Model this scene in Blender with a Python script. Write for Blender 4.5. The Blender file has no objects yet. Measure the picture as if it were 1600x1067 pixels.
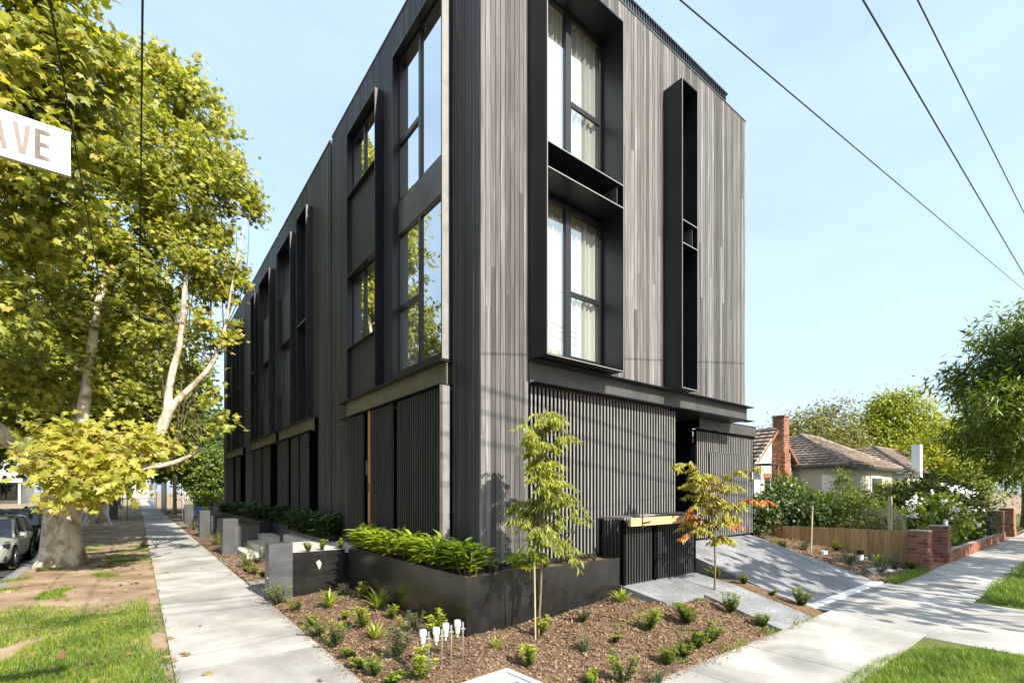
import bpy, bmesh, math, random
import numpy as np
from mathutils import Vector, Matrix
R = math.radians
random.seed(7)
rng = np.random.default_rng(7)
sc = bpy.context.scene
COL = sc.collection

# ------------------------------------------------------------------ camera, sky, sun, exposure
cam = bpy.data.cameras.new('camera'); camo = bpy.data.objects.new('camera', cam); COL.objects.link(camo)
camo.location = (0, 0, 2.1)
camo.rotation_euler = (R(90), 0, R(-37.934))
cam.sensor_width = 36; cam.lens = 36 * 750.6 / 1600; cam.shift_y = (767 - 533.5) / 1600
cam.clip_start = .05; cam.clip_end = 3000
sc.camera = camo
SUN_AZ, SUN_EL = R(5.0), math.atan(.78)
sdir = Vector((math.sin(SUN_AZ) * math.cos(SUN_EL), -math.cos(SUN_AZ) * math.cos(SUN_EL), math.sin(SUN_EL)))
w = bpy.data.worlds.new('World'); sc.world = w; w.use_nodes = True
wn = w.node_tree.nodes; wl = w.node_tree.links
bg = wn['Background']; bg.inputs['Strength'].default_value = .135
sky = wn.new('ShaderNodeTexSky'); sky.sky_type = 'NISHITA'; sky.sun_disc = False
sky.sun_elevation = SUN_EL; sky.sun_rotation = math.pi - SUN_AZ
sky.altitude = 30; sky.air_density = 1.3; sky.dust_density = 2.2; sky.ozone_density = 1.0
# thin high cirrus, all round the sky
tc = wn.new('ShaderNodeTexCoord'); mp = wn.new('ShaderNodeMapping'); mp.inputs['Scale'].default_value = (1.6, 1.6, 5.5)
nz = wn.new('ShaderNodeTexNoise'); nz.inputs['Scale'].default_value = 1.7; nz.inputs['Detail'].default_value = 7; nz.inputs['Roughness'].default_value = .62
cr = wn.new('ShaderNodeValToRGB'); cr.color_ramp.elements[0].position = .36; cr.color_ramp.elements[0].color = (.50, .50, .50, 1); cr.color_ramp.elements[1].position = .78; cr.color_ramp.elements[1].color = (.72, .72, .72, 1)
mx = wn.new('ShaderNodeMixRGB'); mx.inputs['Color2'].default_value = (3.5, 4.55, 5.75, 1)
wl.new(tc.outputs['Generated'], mp.inputs[0]); wl.new(mp.outputs[0], nz.inputs['Vector']); wl.new(nz.outputs['Fac'], cr.inputs[0])
wl.new(cr.outputs[0], mx.inputs['Fac']); wl.new(sky.outputs[0], mx.inputs['Color1']); wl.new(mx.outputs[0], bg.inputs['Color'])
sl = bpy.data.lights.new('sun', 'SUN'); slo = bpy.data.objects.new('sun', sl); COL.objects.link(slo)
sl.energy = 5; sl.angle = R(.53); sl.color = (1, .93, .82)
slo.rotation_euler = sdir.to_track_quat('Z', 'Y').to_euler(); slo.location = (5, -20, 30)
sc.view_settings.view_transform = 'Standard'; sc.view_settings.look = 'None'
sc.view_settings.gamma = 1; sc.view_settings.use_curve_mapping = False
sc.view_settings.exposure = .93

# ------------------------------------------------------------------ materials
MATS = {}
def mat(name, col, rough=.7, metal=0., spec=.5):
    m = bpy.data.materials.new(name); m.use_nodes = True
    b = m.node_tree.nodes['Principled BSDF']
    b.inputs['Base Color'].default_value = (*col, 1); b.inputs['Roughness'].default_value = rough
    b.inputs['Metallic'].default_value = metal; b.inputs['Specular IOR Level'].default_value = spec
    MATS[name] = m
    return m, m.node_tree.nodes, m.node_tree.links, b
def noise_mat(name, cols, scale=(1, 1, 1), detail=6, rough=.8, bump=0., bscale=None, pos=(.3, .7), spec=.4, rnd=0., rnd_cols=None, dist=.0, metal=0., speck=None, big=None, spots=None):
    """colour from world-position noise; rnd adds a per-object shift"""
    m, n, l, b = mat(name, cols[0], rough, metal, spec)
    g = n.new('ShaderNodeNewGeometry'); mp = n.new('ShaderNodeMapping'); mp.inputs['Scale'].default_value = scale
    l.new(g.outputs['Position'], mp.inputs[0])
    vec = mp.outputs[0]
    oi = n.new('ShaderNodeObjectInfo')
    if rnd:
        va = n.new('ShaderNodeVectorMath'); va.operation = 'MULTIPLY_ADD'
        cx = n.new('ShaderNodeCombineXYZ'); 
        for k in range(3): l.new(oi.outputs['Random'], cx.inputs[k])
        l.new(cx.outputs[0], va.inputs[0]); va.inputs[1].default_value = (37, 53, 71); l.new(vec, va.inputs[2]); vec = va.outputs[0]
    t = n.new('ShaderNodeTexNoise'); t.inputs['Scale'].default_value = 1; t.inputs['Detail'].default_value = detail; t.inputs['Distortion'].default_value = dist
    t.inputs['Roughness'].default_value = .6
    l.new(vec, t.inputs['Vector'])
    r = n.new('ShaderNodeValToRGB'); e = r.color_ramp.elements
    e[0].position, e[1].position = pos; e[0].color = (*cols[0], 1); e[1].color = (*cols[-1], 1)
    for i, c in enumerate(cols[1:-1]):
        x = e.new(pos[0] + (pos[1] - pos[0]) * (i + 1) / (len(cols) - 1)); x.color = (*c, 1)
    l.new(t.outputs['Fac'], r.inputs[0]); out = r.outputs[0]
    if rnd:
        hv = n.new('ShaderNodeHueSaturation'); ma = n.new('ShaderNodeMapRange'); ma.inputs['To Min'].default_value = 1 - rnd; ma.inputs['To Max'].default_value = 1 + rnd
        l.new(oi.outputs['Random'], ma.inputs[0]); l.new(ma.outputs[0], hv.inputs['Value']); l.new(out, hv.inputs['Color']); out = hv.outputs[0]
    if speck:
        sv = n.new('ShaderNodeTexVoronoi'); sv.inputs['Scale'].default_value = speck[0]; l.new(g.outputs['Position'], sv.inputs['Vector'])
        sr = n.new('ShaderNodeSeparateColor'); l.new(sv.outputs['Color'], sr.inputs[0])
        s2 = n.new('ShaderNodeMapRange'); s2.inputs['From Min'].default_value = 0; s2.inputs['From Max'].default_value = 1; s2.inputs['To Min'].default_value = 1 - speck[1]; s2.inputs['To Max'].default_value = 1 + speck[1]
        l.new(sr.outputs[0], s2.inputs[0]); h2 = n.new('ShaderNodeHueSaturation'); l.new(out, h2.inputs['Color']); l.new(s2.outputs[0], h2.inputs['Value']); out = h2.outputs[0]
    if big:      # slow patchy variation: stains, dust, damp
        t2 = n.new('ShaderNodeTexNoise'); t2.inputs['Scale'].default_value = big[0]; t2.inputs['Detail'].default_value = 5; t2.inputs['Distortion'].default_value = 1.2; l.new(g.outputs['Position'], t2.inputs['Vector'])
        m3 = n.new('ShaderNodeMapRange'); m3.inputs['From Min'].default_value = .3; m3.inputs['From Max'].default_value = .7; m3.inputs['To Min'].default_value = 1 - big[1]; m3.inputs['To Max'].default_value = 1 + big[1]
        h3 = n.new('ShaderNodeHueSaturation'); l.new(t2.outputs['Fac'], m3.inputs[0]); l.new(m3.outputs[0], h3.inputs['Value']); l.new(out, h3.inputs['Color']); out = h3.outputs[0]
    if spots:    # (scale, size, colour): scattered marks
        v4 = n.new('ShaderNodeTexVoronoi'); v4.inputs['Scale'].default_value = spots[0]; n4 = n.new('ShaderNodeTexNoise'); n4.inputs['Scale'].default_value = spots[0] * 4
        a4 = n.new('ShaderNodeMath'); a4.operation = 'MULTIPLY_ADD'; a4.inputs[1].default_value = spots[1] * 1.6; l.new(g.outputs['Position'], v4.inputs['Vector']); l.new(g.outputs['Position'], n4.inputs['Vector']); l.new(n4.outputs['Fac'], a4.inputs[0]); a4.inputs[2].default_value = -spots[1] * .45
        c4 = n.new('ShaderNodeMath'); c4.operation = 'LESS_THAN'; l.new(v4.outputs['Distance'], c4.inputs[0]); l.new(a4.outputs[0], c4.inputs[1]); m4 = n.new('ShaderNodeMath'); m4.operation = 'MULTIPLY'; m4.inputs[1].default_value = .6; l.new(c4.outputs[0], m4.inputs[0])
        x4 = n.new('ShaderNodeMixRGB'); x4.inputs['Color2'].default_value = (*spots[2], 1); l.new(m4.outputs[0], x4.inputs['Fac']); l.new(out, x4.inputs['Color1']); out = x4.outputs[0]
    l.new(out, b.inputs['Base Color'])
    if bump:
        bt = n.new('ShaderNodeTexNoise'); bt.inputs['Scale'].default_value = 1; bt.inputs['Detail'].default_value = 8
        m2 = n.new('ShaderNodeMapping'); m2.inputs['Scale'].default_value = bscale or [s * 4 for s in scale]; l.new(g.outputs['Position'], m2.inputs[0]); l.new(m2.outputs[0], bt.inputs['Vector'])
        bp = n.new('ShaderNodeBump'); bp.inputs['Strength'].default_value = bump; bp.inputs['Distance'].default_value = .02
        l.new(bt.outputs['Fac'], bp.inputs['Height']); l.new(bp.outputs[0], b.inputs['Normal'])
    return m
def leaf_mat(name, ramp, rough=.45, trans=.45, tmul=(1.3, 1.25, .5)):
    """ramp: colours picked by the per-vertex attribute rnd (each leaf its own hue)"""
    m, n, l, b = mat(name, ramp[0], rough)
    a = n.new('ShaderNodeAttribute'); a.attribute_name = 'rnd'
    r = n.new('ShaderNodeValToRGB'); e = r.color_ramp.elements
    e[0].color = (*ramp[0], 1); e[1].color = (*ramp[-1], 1)
    for i, c in enumerate(ramp[1:-1]): x = e.new((i + 1) / (len(ramp) - 1)); x.color = (*c, 1)
    l.new(a.outputs['Fac'], r.inputs[0]); l.new(r.outputs[0], b.inputs['Base Color'])
    tr = n.new('ShaderNodeBsdfTranslucent'); mm = n.new('ShaderNodeMixRGB'); mm.blend_type = 'MULTIPLY'; mm.inputs['Fac'].default_value = 1
    mm.inputs['Color2'].default_value = (*tmul, 1); l.new(r.outputs[0], mm.inputs['Color1']); l.new(mm.outputs[0], tr.inputs['Color'])
    ms = n.new('ShaderNodeMixShader'); ms.inputs[0].default_value = trans
    l.new(b.outputs[0], ms.inputs[1]); l.new(tr.outputs[0], ms.inputs[2]); l.new(ms.outputs[0], n['Material Output'].inputs[0])
    return m

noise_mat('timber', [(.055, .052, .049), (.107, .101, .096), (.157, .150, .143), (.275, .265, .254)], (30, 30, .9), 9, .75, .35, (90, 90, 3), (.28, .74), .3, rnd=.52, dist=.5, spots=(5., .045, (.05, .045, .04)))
noise_mat('timber_street_shaded', [(.014, .0142, .0155), (.028, .028, .0295), (.046, .0455, .046), (.09, .088, .086)], (28, 28, .9), 9, .55, .30, (90, 90, 3), (.28, .74), .4, rnd=.6, dist=.6)  # same wood as the end wall; street-side shade put into its colour
noise_mat('timber_row_shaded', [(.008, .0085, .0095), (.022, .022, .023), (.045, .0445, .044), (.12, .116, .11)], (13, 13, .22), 9, .55, .30, (90, 90, 3), (.30, .70), .5, dist=.3)  # the row's joined boards: same wood, darkened to paint in the shade
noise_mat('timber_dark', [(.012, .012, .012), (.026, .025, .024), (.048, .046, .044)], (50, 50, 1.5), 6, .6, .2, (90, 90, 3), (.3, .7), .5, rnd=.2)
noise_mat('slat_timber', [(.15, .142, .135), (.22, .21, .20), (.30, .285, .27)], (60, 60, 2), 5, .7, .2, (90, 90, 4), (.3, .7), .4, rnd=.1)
noise_mat('steel', [(.005, .0065, .0095), (.008, .0098, .0135), (.013, .015, .019)], (1.2, 1.2, 1.0), 4, .36, .04, (6, 6, 6), (.3, .7), .45)
noise_mat('steel_planter', [(.009, .009, .009), (.016, .0155, .015), (.032, .030, .027)], (3.5, 3.5, 2.5), 8, .22, .10, (9, 9, 9), (.3, .8), .6, big=(1.5, .35), spots=(4.5, .045, (.10, .095, .085)))
noise_mat('steel_grey', [(.055, .058, .062), (.075, .077, .08), (.10, .10, .10)], (3, 3, 2), 5, .42, .03, (8, 8, 8), (.3, .7), .5)
noise_mat('steel_web', [(.045, .045, .040), (.07, .069, .062), (.10, .098, .088)], (1.5, 1.5, 2), 5, .4, .03, (8, 8, 8), (.3, .7), .5)
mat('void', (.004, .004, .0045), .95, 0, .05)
mat('frame_metal', (.014, .0145, .016), .35, 0, .5)
mat('interior', (.80, .77, .70), .8); mat('interior_floor', (.25, .19, .13), .5); mat('jamb', (.80, .74, .60), .6)
noise_mat('curtain', [(.64, .625, .57), (.72, .705, .65)], (8, 8, .5), 2, .9)
mat('pelmet', (.20, .155, .09), .6)
noise_mat('concrete', [(.26, .245, .22), (.36, .343, .313), (.45, .43, .395)], (.9, .9, .9), 9, .85, .12, (60, 60, 60), (.28, .72), .3, rnd=.09, speck=(240, .12), big=(.8, .26), spots=(2.6, .05, (.12, .11, .10)))
noise_mat('concrete_pale', [(.42, .405, .375), (.50, .485, .45)], (3, 3, 3), 6, .8, .08, (60, 60, 60))
noise_mat('concrete_dark', [(.20, .20, .20), (.29, .285, .28)], (2, 2, 2), 6, .8, .1, (60, 60, 60), speck=(150, .12))
noise_mat('aggregate', [(.15, .153, .16), (.215, .218, .225), (.29, .292, .30)], (1.4, 1.4, 1.4), 7, .8, .5, (120, 120, 120), (.3, .7), .35, speck=(120, .6), big=(.9, .16), spots=(1.3, .06, (.07, .07, .075)))
noise_mat('asphalt', [(.045, .045, .046), (.07, .07, .07)], (2, 2, 2), 7, .9, .4, (90, 90, 90), speck=(90, .3))
noise_mat('mulch', [(.045, .027, .016), (.12, .074, .045), (.21, .138, .086), (.32, .225, .145)], (38, 38, 38), 8, .95, 1., (60, 60, 60), (.28, .72), .15, big=(2.2, .35))
noise_mat('mulch_chip', [(.10, .060, .036), (.21, .138, .086), (.38, .28, .19)], (30, 30, 30), 3, .9, pos=(.3, .7))
noise_mat('soil', [(.15, .105, .065), (.25, .18, .115), (.34, .255, .17), (.42, .33, .235)], (1.1, 1.1, 1.1), 10, .95, .9, (35, 35, 35), (.3, .7), .15)
noise_mat('turf_soil', [(.05, .08, .015), (.10, .12, .03), (.18, .16, .07)], (1.6, 1.6, 1.6), 8, .95, .8, (40, 40, 40), (.3, .72), .15)
noise_mat('bark', [(.24, .19, .14), (.40, .33, .25), (.56, .49, .39), (.68, .62, .52)], (3.6, 3.6, 2.2), 4, .85, .45, (16, 16, 10), (.36, .62), .2, dist=.35)
noise_mat('bark_dark', [(.06, .045, .03), (.13, .10, .07)], (8, 8, 3), 5, .9, .5)
noise_mat('twig', [(.10, .065, .035), (.20, .14, .08)], (20, 20, 8), 4, .8)
noise_mat('stake', [(.38, .29, .19), (.52, .42, .30)], (20, 20, 3), 4, .8)
noise_mat('brick', [(.17, .062, .038), (.27, .11, .065), (.36, .165, .10)], (14, 14, 14), 5, .85, .4, (70, 70, 70), (.3, .7), .2, rnd=.4)
noise_mat('brick_orange', [(.26, .105, .06), (.38, .18, .11)], (9, 9, 9), 5, .85, .4, (70, 70, 70), rnd=.3)
mat('mortar', (.34, .30, .26), .95)
noise_mat('paling', [(.26, .15, .065), (.42, .26, .125), (.54, .37, .20)], (30, 30, 1.6), 6, .75, .3, (70, 70, 3), (.28, .72), .3, rnd=.28)
noise_mat('plywood', [(.42, .26, .115), (.56, .38, .20), (.64, .46, .27)], (2, 30, 30), 5, .65, .2, (5, 60, 60), (.3, .7), rnd=.1)
noise_mat('door_timber', [(.36, .13, .03), (.50, .20, .05)], (40, 40, 1.5), 5, .4)
noise_mat('render_white', [(.66, .63, .56), (.76, .735, .67)], (1, 1, 1), 5, .85, .15, (30, 30, 30))
noise_mat('render_cream', [(.42, .41, .34), (.52, .50, .42)], (1, 1, 1), 5, .85, .15, (30, 30, 30))
noise_mat('roof_tile', [(.12, .09, .07), (.23, .18, .145), (.36, .30, .25)], (3, 3, 3), 6, .85, .3, (30, 30, 30), (.3, .7), .2, rnd=.22)
mat('trim_dark', (.03, .029, .028), .6); mat('white_paint', (.78, .78, .76), .5); mat('sign_white', (.80, .79, .76), .45)
noise_mat('sign_face', [(.70, .69, .66), (.80, .79, .76)], (9, 3, 14), 7, .4, .02)
noise_mat('sign_letter', [(.13, .10, .08), (.20, .155, .12)], (30, 30, 30), 4, .5)
mat('galv', (.42, .42, .42), .35, .8); mat('wire', (.02, .02, .021), .6); mat('pvc_white', (.76, .75, .71), .4); mat('pvc_cream', (.50, .46, .36), .5)
mat('steel_lid', (.48, .48, .47), .55); noise_mat('web_verge_reflect', [(.09, .082, .052), (.13, .12, .078), (.17, .16, .105)], (1.5, 1.5, 2), 5, .35); noise_mat('sunlit_gloss', [(.17, .165, .155), (.25, .24, .23)], (8, 8, 5), 6, .5); mat('edge', (.30, .295, .28), .4); mat('plastic_lid', (.40, .41, .40), .5); mat('rubber', (.018, .018, .018), .8); mat('chrome', (.6, .6, .6), .2, 1.); mat('red_marker', (.5, .03, .02), .6)  # street web, pale strip, edge: grass reflection and gloss painted into their colours
mat('blue_bag', (.03, .12, .45), .5); mat('petal', (.80, .80, .74), .6); mat('black_lens', (.02, .02, .024), .1); mat('lamp_clear', (.6, .62, .65), .1)
mat('tail_red', (.4, .02, .02), .2); mat('flag_black', (.02, .02, .02), .5)
for nm, c in {'car_silver': (.40, .41, .36), 'car_black': (.012, .013, .018), 'car_bronze': (.20, .15, .11), 'car_white': (.62, .63, .64)}.items():
    m, n, l, b = mat(nm, c, .32, .35); b.inputs['Coat Weight'].default_value = .8; b.inputs['Coat Roughness'].default_value = .05
m, n, l, b = mat('car_glass', (.012, .016, .018), .04, 0, .9)
# window glass: clear, and mirror-like where it is seen at a grazing angle
m, n, l, b = mat('glass', (1, 1, 1), 0)
n.remove(b); tb = n.new('ShaderNodeBsdfTransparent'); tb.inputs[0].default_value = (.86, .90, .88, 1); gb = n.new('ShaderNodeBsdfGlossy'); gb.inputs['Roughness'].default_value = .004; gb.inputs[0].default_value = (.95, .97, .96, 1)
lw = n.new('ShaderNodeLayerWeight'); lw.inputs[0].default_value = .5; pw = n.new('ShaderNodeMath'); pw.operation = 'POWER'; pw.inputs[1].default_value = 1.5; mr = n.new('ShaderNodeMath'); mr.operation = 'MULTIPLY_ADD'; mr.inputs[1].default_value = 1.6; mr.inputs[2].default_value = .05; mr.use_clamp = True
mxs = n.new('ShaderNodeMixShader'); l.new(lw.outputs['Facing'], pw.inputs[0]); l.new(pw.outputs[0], mr.inputs[0]); l.new(mr.outputs[0], mxs.inputs[0]); l.new(tb.outputs[0], mxs.inputs[1]); l.new(gb.outputs[0], mxs.inputs[2]); l.new(mxs.outputs[0], n['Material Output'].inputs[0])
# perforated black infill panels
m, n, l, b = mat('perforated', (.022, .022, .022), .5)
g = n.new('ShaderNodeNewGeometry'); mpn = n.new('ShaderNodeMapping'); mpn.inputs['Scale'].default_value = (14, 14, 14); ck = n.new('ShaderNodeTexVoronoi'); ck.inputs['Scale'].default_value = 1.0; ck.inputs['Randomness'].default_value = .15
l.new(g.outputs['Position'], mpn.inputs[0]); l.new(mpn.outputs[0], ck.inputs['Vector']); bp = n.new('ShaderNodeBump'); bp.inputs['Strength'].default_value = 1; bp.inputs['Distance'].default_value = .03
l.new(ck.outputs['Distance'], bp.inputs['Height']); l.new(bp.outputs[0], b.inputs['Normal'])
leaf_mat('plane_leaf', [(.055, .075, .014), (.15, .175, .022), (.30, .32, .045), (.46, .46, .09), (.50, .40, .12)], trans=.5, tmul=(1.6, 1.5, .6))
leaf_mat('plane_leaf_far', [(.05, .07, .014), (.14, .165, .022), (.28, .30, .045), (.44, .43, .08)], trans=.5, tmul=(1.6, 1.5, .6))
leaf_mat('strap_leaf', [(.035, .075, .012), (.09, .16, .018), (.24, .33, .03), (.42, .46, .05)], .3, .4)
leaf_mat('strap_leaf_deep', [(.025, .06, .014), (.04, .09, .02), (.07, .13, .025)], .3, .3)
leaf_mat('shrub_leaf', [(.04, .075, .02), (.10, .15, .03), (.30, .38, .035), (.46, .49, .05)], .4, .35)
leaf_mat('grey_leaf', [(.06, .085, .045), (.11, .14, .075), (.17, .20, .09)], .5, .3)
leaf_mat('fatsia_leaf', [(.20, .28, .02), (.34, .38, .03)], .35, .4)
leaf_mat('ash_leaf', [(.07, .11, .02), (.16, .20, .025), (.32, .34, .04), (.44, .43, .06)], .4, .45)
leaf_mat('autumn_leaf', [(.16, .20, .03), (.38, .38, .05), (.48, .40, .05), (.52, .22, .04), (.42, .05, .02)], .4, .4, (1.3, 1, .5))
leaf_mat('hedge_leaf', [(.018, .035, .010), (.035, .065, .015), (.07, .11, .02), (.15, .17, .03)], .4, .3)
leaf_mat('olive_leaf', [(.06, .07, .02), (.16, .16, .035), (.32, .28, .06)], .5, .35)
leaf_mat('bright_leaf', [(.05, .09, .012), (.16, .21, .02), (.36, .38, .03), (.52, .47, .04)], .5, .5)
leaf_mat('garden_leaf', [(.03, .06, .010), (.07, .12, .015), (.16, .22, .022), (.30, .34, .04)], .4, .45)
leaf_mat('grass_blade', [(.06, .13, .012), (.13, .23, .02), (.24, .34, .035), (.40, .42, .10)], .5, .45)
leaf_mat('dry_plume', [(.30, .26, .15), (.48, .43, .28)], .7, .4, (1, 1, .8))
leaf_mat('litter', [(.16, .09, .035), (.28, .17, .07), (.40, .30, .12)], .8, .15, (1, .9, .6))

# ------------------------------------------------------------------ object helpers
def link(o, parent=None):
    COL.objects.link(o)
    if parent: o.parent = parent
    return o
def tag(o, label=None, cat=None, group=None, kind=None):
    if label: o['label'] = label
    if cat: o['category'] = cat
    if group: o['group'] = group
    if kind: o['kind'] = kind
    return o
def thing(name, label, cat, loc=(0, 0, 0), group=None):
    o = bpy.data.objects.new(name, None); o.empty_display_size = .2; o.location = loc
    return tag(link(o), label, cat, group)
class MB:
    """collects boxes, prisms and tubes in WORLD coordinates; build() links them as one mesh object"""
    def __init__(s): s.v = []; s.f = []; s.mi = []; s.m = 0
    def face(s, pts):
        i = len(s.v); s.v += [tuple(p) for p in pts]; s.f.append(tuple(range(i, i + len(pts)))); s.mi.append(s.m); return s
    def box(s, x0, x1, y0, y1, z0, z1):
        i = len(s.v); x0, x1 = sorted((x0, x1)); y0, y1 = sorted((y0, y1)); z0, z1 = sorted((z0, z1))
        s.v += [(x0, y0, z0), (x1, y0, z0), (x1, y1, z0), (x0, y1, z0), (x0, y0, z1), (x1, y0, z1), (x1, y1, z1), (x0, y1, z1)]
        s.f += [tuple(i + k for k in q) for q in ((0, 3, 2, 1), (4, 5, 6, 7), (0, 1, 5, 4), (1, 2, 6, 5), (2, 3, 7, 6), (3, 0, 4, 7))]; s.mi += [s.m] * 6
        return s
    def hexa(s, b, t):
        """b, t: four bottom and four top points, counter-clockwise"""
        i = len(s.v); s.v += [tuple(p) for p in b] + [tuple(p) for p in t]
        s.f += [tuple(i + k for k in q) for q in ((0, 3, 2, 1), (4, 5, 6, 7), (0, 1, 5, 4), (1, 2, 6, 5), (2, 3, 7, 6), (3, 0, 4, 7))]; s.mi += [s.m] * 6
        return s
    def tube(s, pts, rad, n=8, cap=True, wob=0.):
        pts = [Vector(p) for p in pts]; rads = rad if isinstance(rad, (list, tuple)) else [rad] * len(pts)
        base = len(s.v); up = Vector((0, 0, 1)); ref = None
        for k, p in enumerate(pts):
            t = (pts[min(k + 1, len(pts) - 1)] - pts[max(k - 1, 0)]).normalized()
            if ref is None: ref = t.orthogonal().normalized()
            ref = (ref - t * ref.dot(t)).normalized(); bi = t.cross(ref)
            for j in range(n):
                a = 2 * math.pi * j / n; r = rads[k] * (1 + wob * (random.random() - .5))
                s.v.append(tuple(p + ref * math.cos(a) * r + bi * math.sin(a) * r))
        for k in range(len(pts) - 1):
            for j in range(n):
                a = base + k * n + j; b = base + k * n + (j + 1) % n
                s.f.append((a, b, b + n, a + n)); s.mi.append(s.m)
        if cap:
            s.f.append(tuple(base + j for j in reversed(range(n)))); s.f.append(tuple(base + (len(pts) - 1) * n + j for j in range(n))); s.mi += [s.m, s.m]
        return s
    def build(s, name, mt, parent=None, smooth=False, bevel=0.):
        me = bpy.data.meshes.new(name); me.from_pydata(s.v, [], s.f)
        for q in (mt if isinstance(mt, (list, tuple)) else [mt]): me.materials.append(MATS[q])
        me.polygons.foreach_set('material_index', s.mi)
        if smooth: me.polygons.foreach_set('use_smooth', [True] * len(s.f))
        me.update(); o = link(bpy.data.objects.new(name, me))
        if parent:
            o.parent = parent; o.matrix_parent_inverse = Matrix.Translation(-world_loc(parent))
        if bevel:
            b = o.modifiers.new('bevel', 'BEVEL'); b.width = bevel; b.segments = 2; b.limit_method = 'ANGLE'
        return o
def world_loc(o):
    # parts keep world coordinates: only the thing at the top of the chain has a location
    return Vector((0, 0, 0)) if o.parent else Vector(o.location)
def B(*a): return MB().box(*a)
def smooth_arc(pts, n=4):
    """Catmull-Rom through points (with radius as 4th value)"""
    P = [np.array(p, float) for p in pts]; P = [2 * P[0] - P[1]] + P + [2 * P[-1] - P[-2]]; out = []
    for i in range(1, len(P) - 2):
        for k in range(n):
            t = k / n; a, b, c, d = P[i - 1], P[i], P[i + 1], P[i + 2]
            out.append(.5 * (2 * b + (c - a) * t + (2 * a - 5 * b + 4 * c - d) * t * t + (3 * b - a - 3 * c + d) * t ** 3))
    out.append(P[-2]); return out
_unit = {}
def piece(name, mtn, x0, x1, y0, y1, z0, z1, parent, label=None, kindmesh='box', rot=None):
    """one plank / brick / slat: an object of its own sharing a unit mesh, scaled to its size"""
    key = (mtn, kindmesh)
    if key not in _unit:
        c = .06 if kindmesh == 'brick' else 0
        bm = bmesh.new(); bmesh.ops.create_cube(bm, size=1)
        if c: bmesh.ops.bevel(bm, geom=bm.edges[:], offset=c * .5, segments=1, affect='EDGES')
        me = bpy.data.meshes.new(name); bm.to_mesh(me); bm.free(); me.materials.append(MATS[mtn]); _unit[key] = me
    o = bpy.data.objects.new(name, _unit[key]); COL.objects.link(o); o.parent = parent
    o.location = Vector(((x0 + x1) / 2, (y0 + y1) / 2, (z0 + z1) / 2)) - world_loc(parent)
    o.scale = (abs(x1 - x0), abs(y1 - y0), abs(z1 - z0))
    if rot: o.rotation_euler = rot
    if label: o['label'] = label
    return o

# ------------------------------------------------------------------ leaf scatter
def fan(outline, centre=(0, .4, 0)):
    v = np.array([centre] + outline, float); k = len(outline)
    return v, np.array([(0, i + 1, (i + 1) % k + 1) for i in range(k)])
def _o(l, f=-.22): return [(x, y, f * abs(x)) for x, y in l]
PLANE = fan(_o([(0, 0), (.5, .08), (.27, .28), (.52, .62), (.2, .58), (0, 1.05), (-.2, .58), (-.52, .62), (-.27, .28), (-.5, .08)]), (0, .38, .06))
PLANE_LO = fan(_o([(0, 0), (.48, .2), (.3, .7), (0, 1.05), (-.3, .7), (-.48, .2)]), (0, .4, .06))
DIAMOND = (np.array([(0, 0, 0), (.32, .45, -.05), (0, 1, -.08), (-.32, .45, -.05)]), np.array([(0, 1, 2), (0, 2, 3)]))
LANCE = (np.array([(0, 0, 0), (.11, .3, .04), (0, .3, 0), (-.11, .3, .04), (.10, .65, .0), (0, .65, -.04), (-.10, .65, .0), (0, 1, -.2)]),
         np.array([(0, 1, 2), (0, 2, 3), (1, 4, 2), (2, 4, 5), (2, 5, 3), (3, 5, 6), (4, 7, 5), (5, 7, 6)]))
NARROW = (np.array([(0, 0, 0), (.13, .4, .03), (0, 1, -.12), (-.13, .4, .03), (0, .4, -.01)]), np.array([(0, 1, 4), (0, 4, 3), (1, 2, 4), (4, 2, 3)]))
STRAP = (np.array([(-.03, 0, 0), (.03, 0, 0), (-.05, .45, .0), (.05, .45, .0), (-.035, .8, -.12), (.035, .8, -.12), (0, 1, -.3)]), np.array([(0, 1, 3), (0, 3, 2), (2, 3, 5), (2, 5, 4), (4, 5, 6)]))
CHIP = (np.array([(-.25, 0, 0), (.25, 0, .1), (.18, 1, .0), (-.2, .9, .12)]), np.array([(0, 1, 2), (0, 2, 3)]))
BLADE = (np.array([(-.05, 0, 0), (.05, 0, 0), (.02, .6, -.06), (.0, 1, -.3), (-.03, .6, -.06)]), np.array([(0, 1, 2), (0, 2, 4), (4, 2, 3)]))
def norm(a): return a / np.maximum(np.linalg.norm(a, axis=1, keepdims=True), 1e-9)
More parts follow.
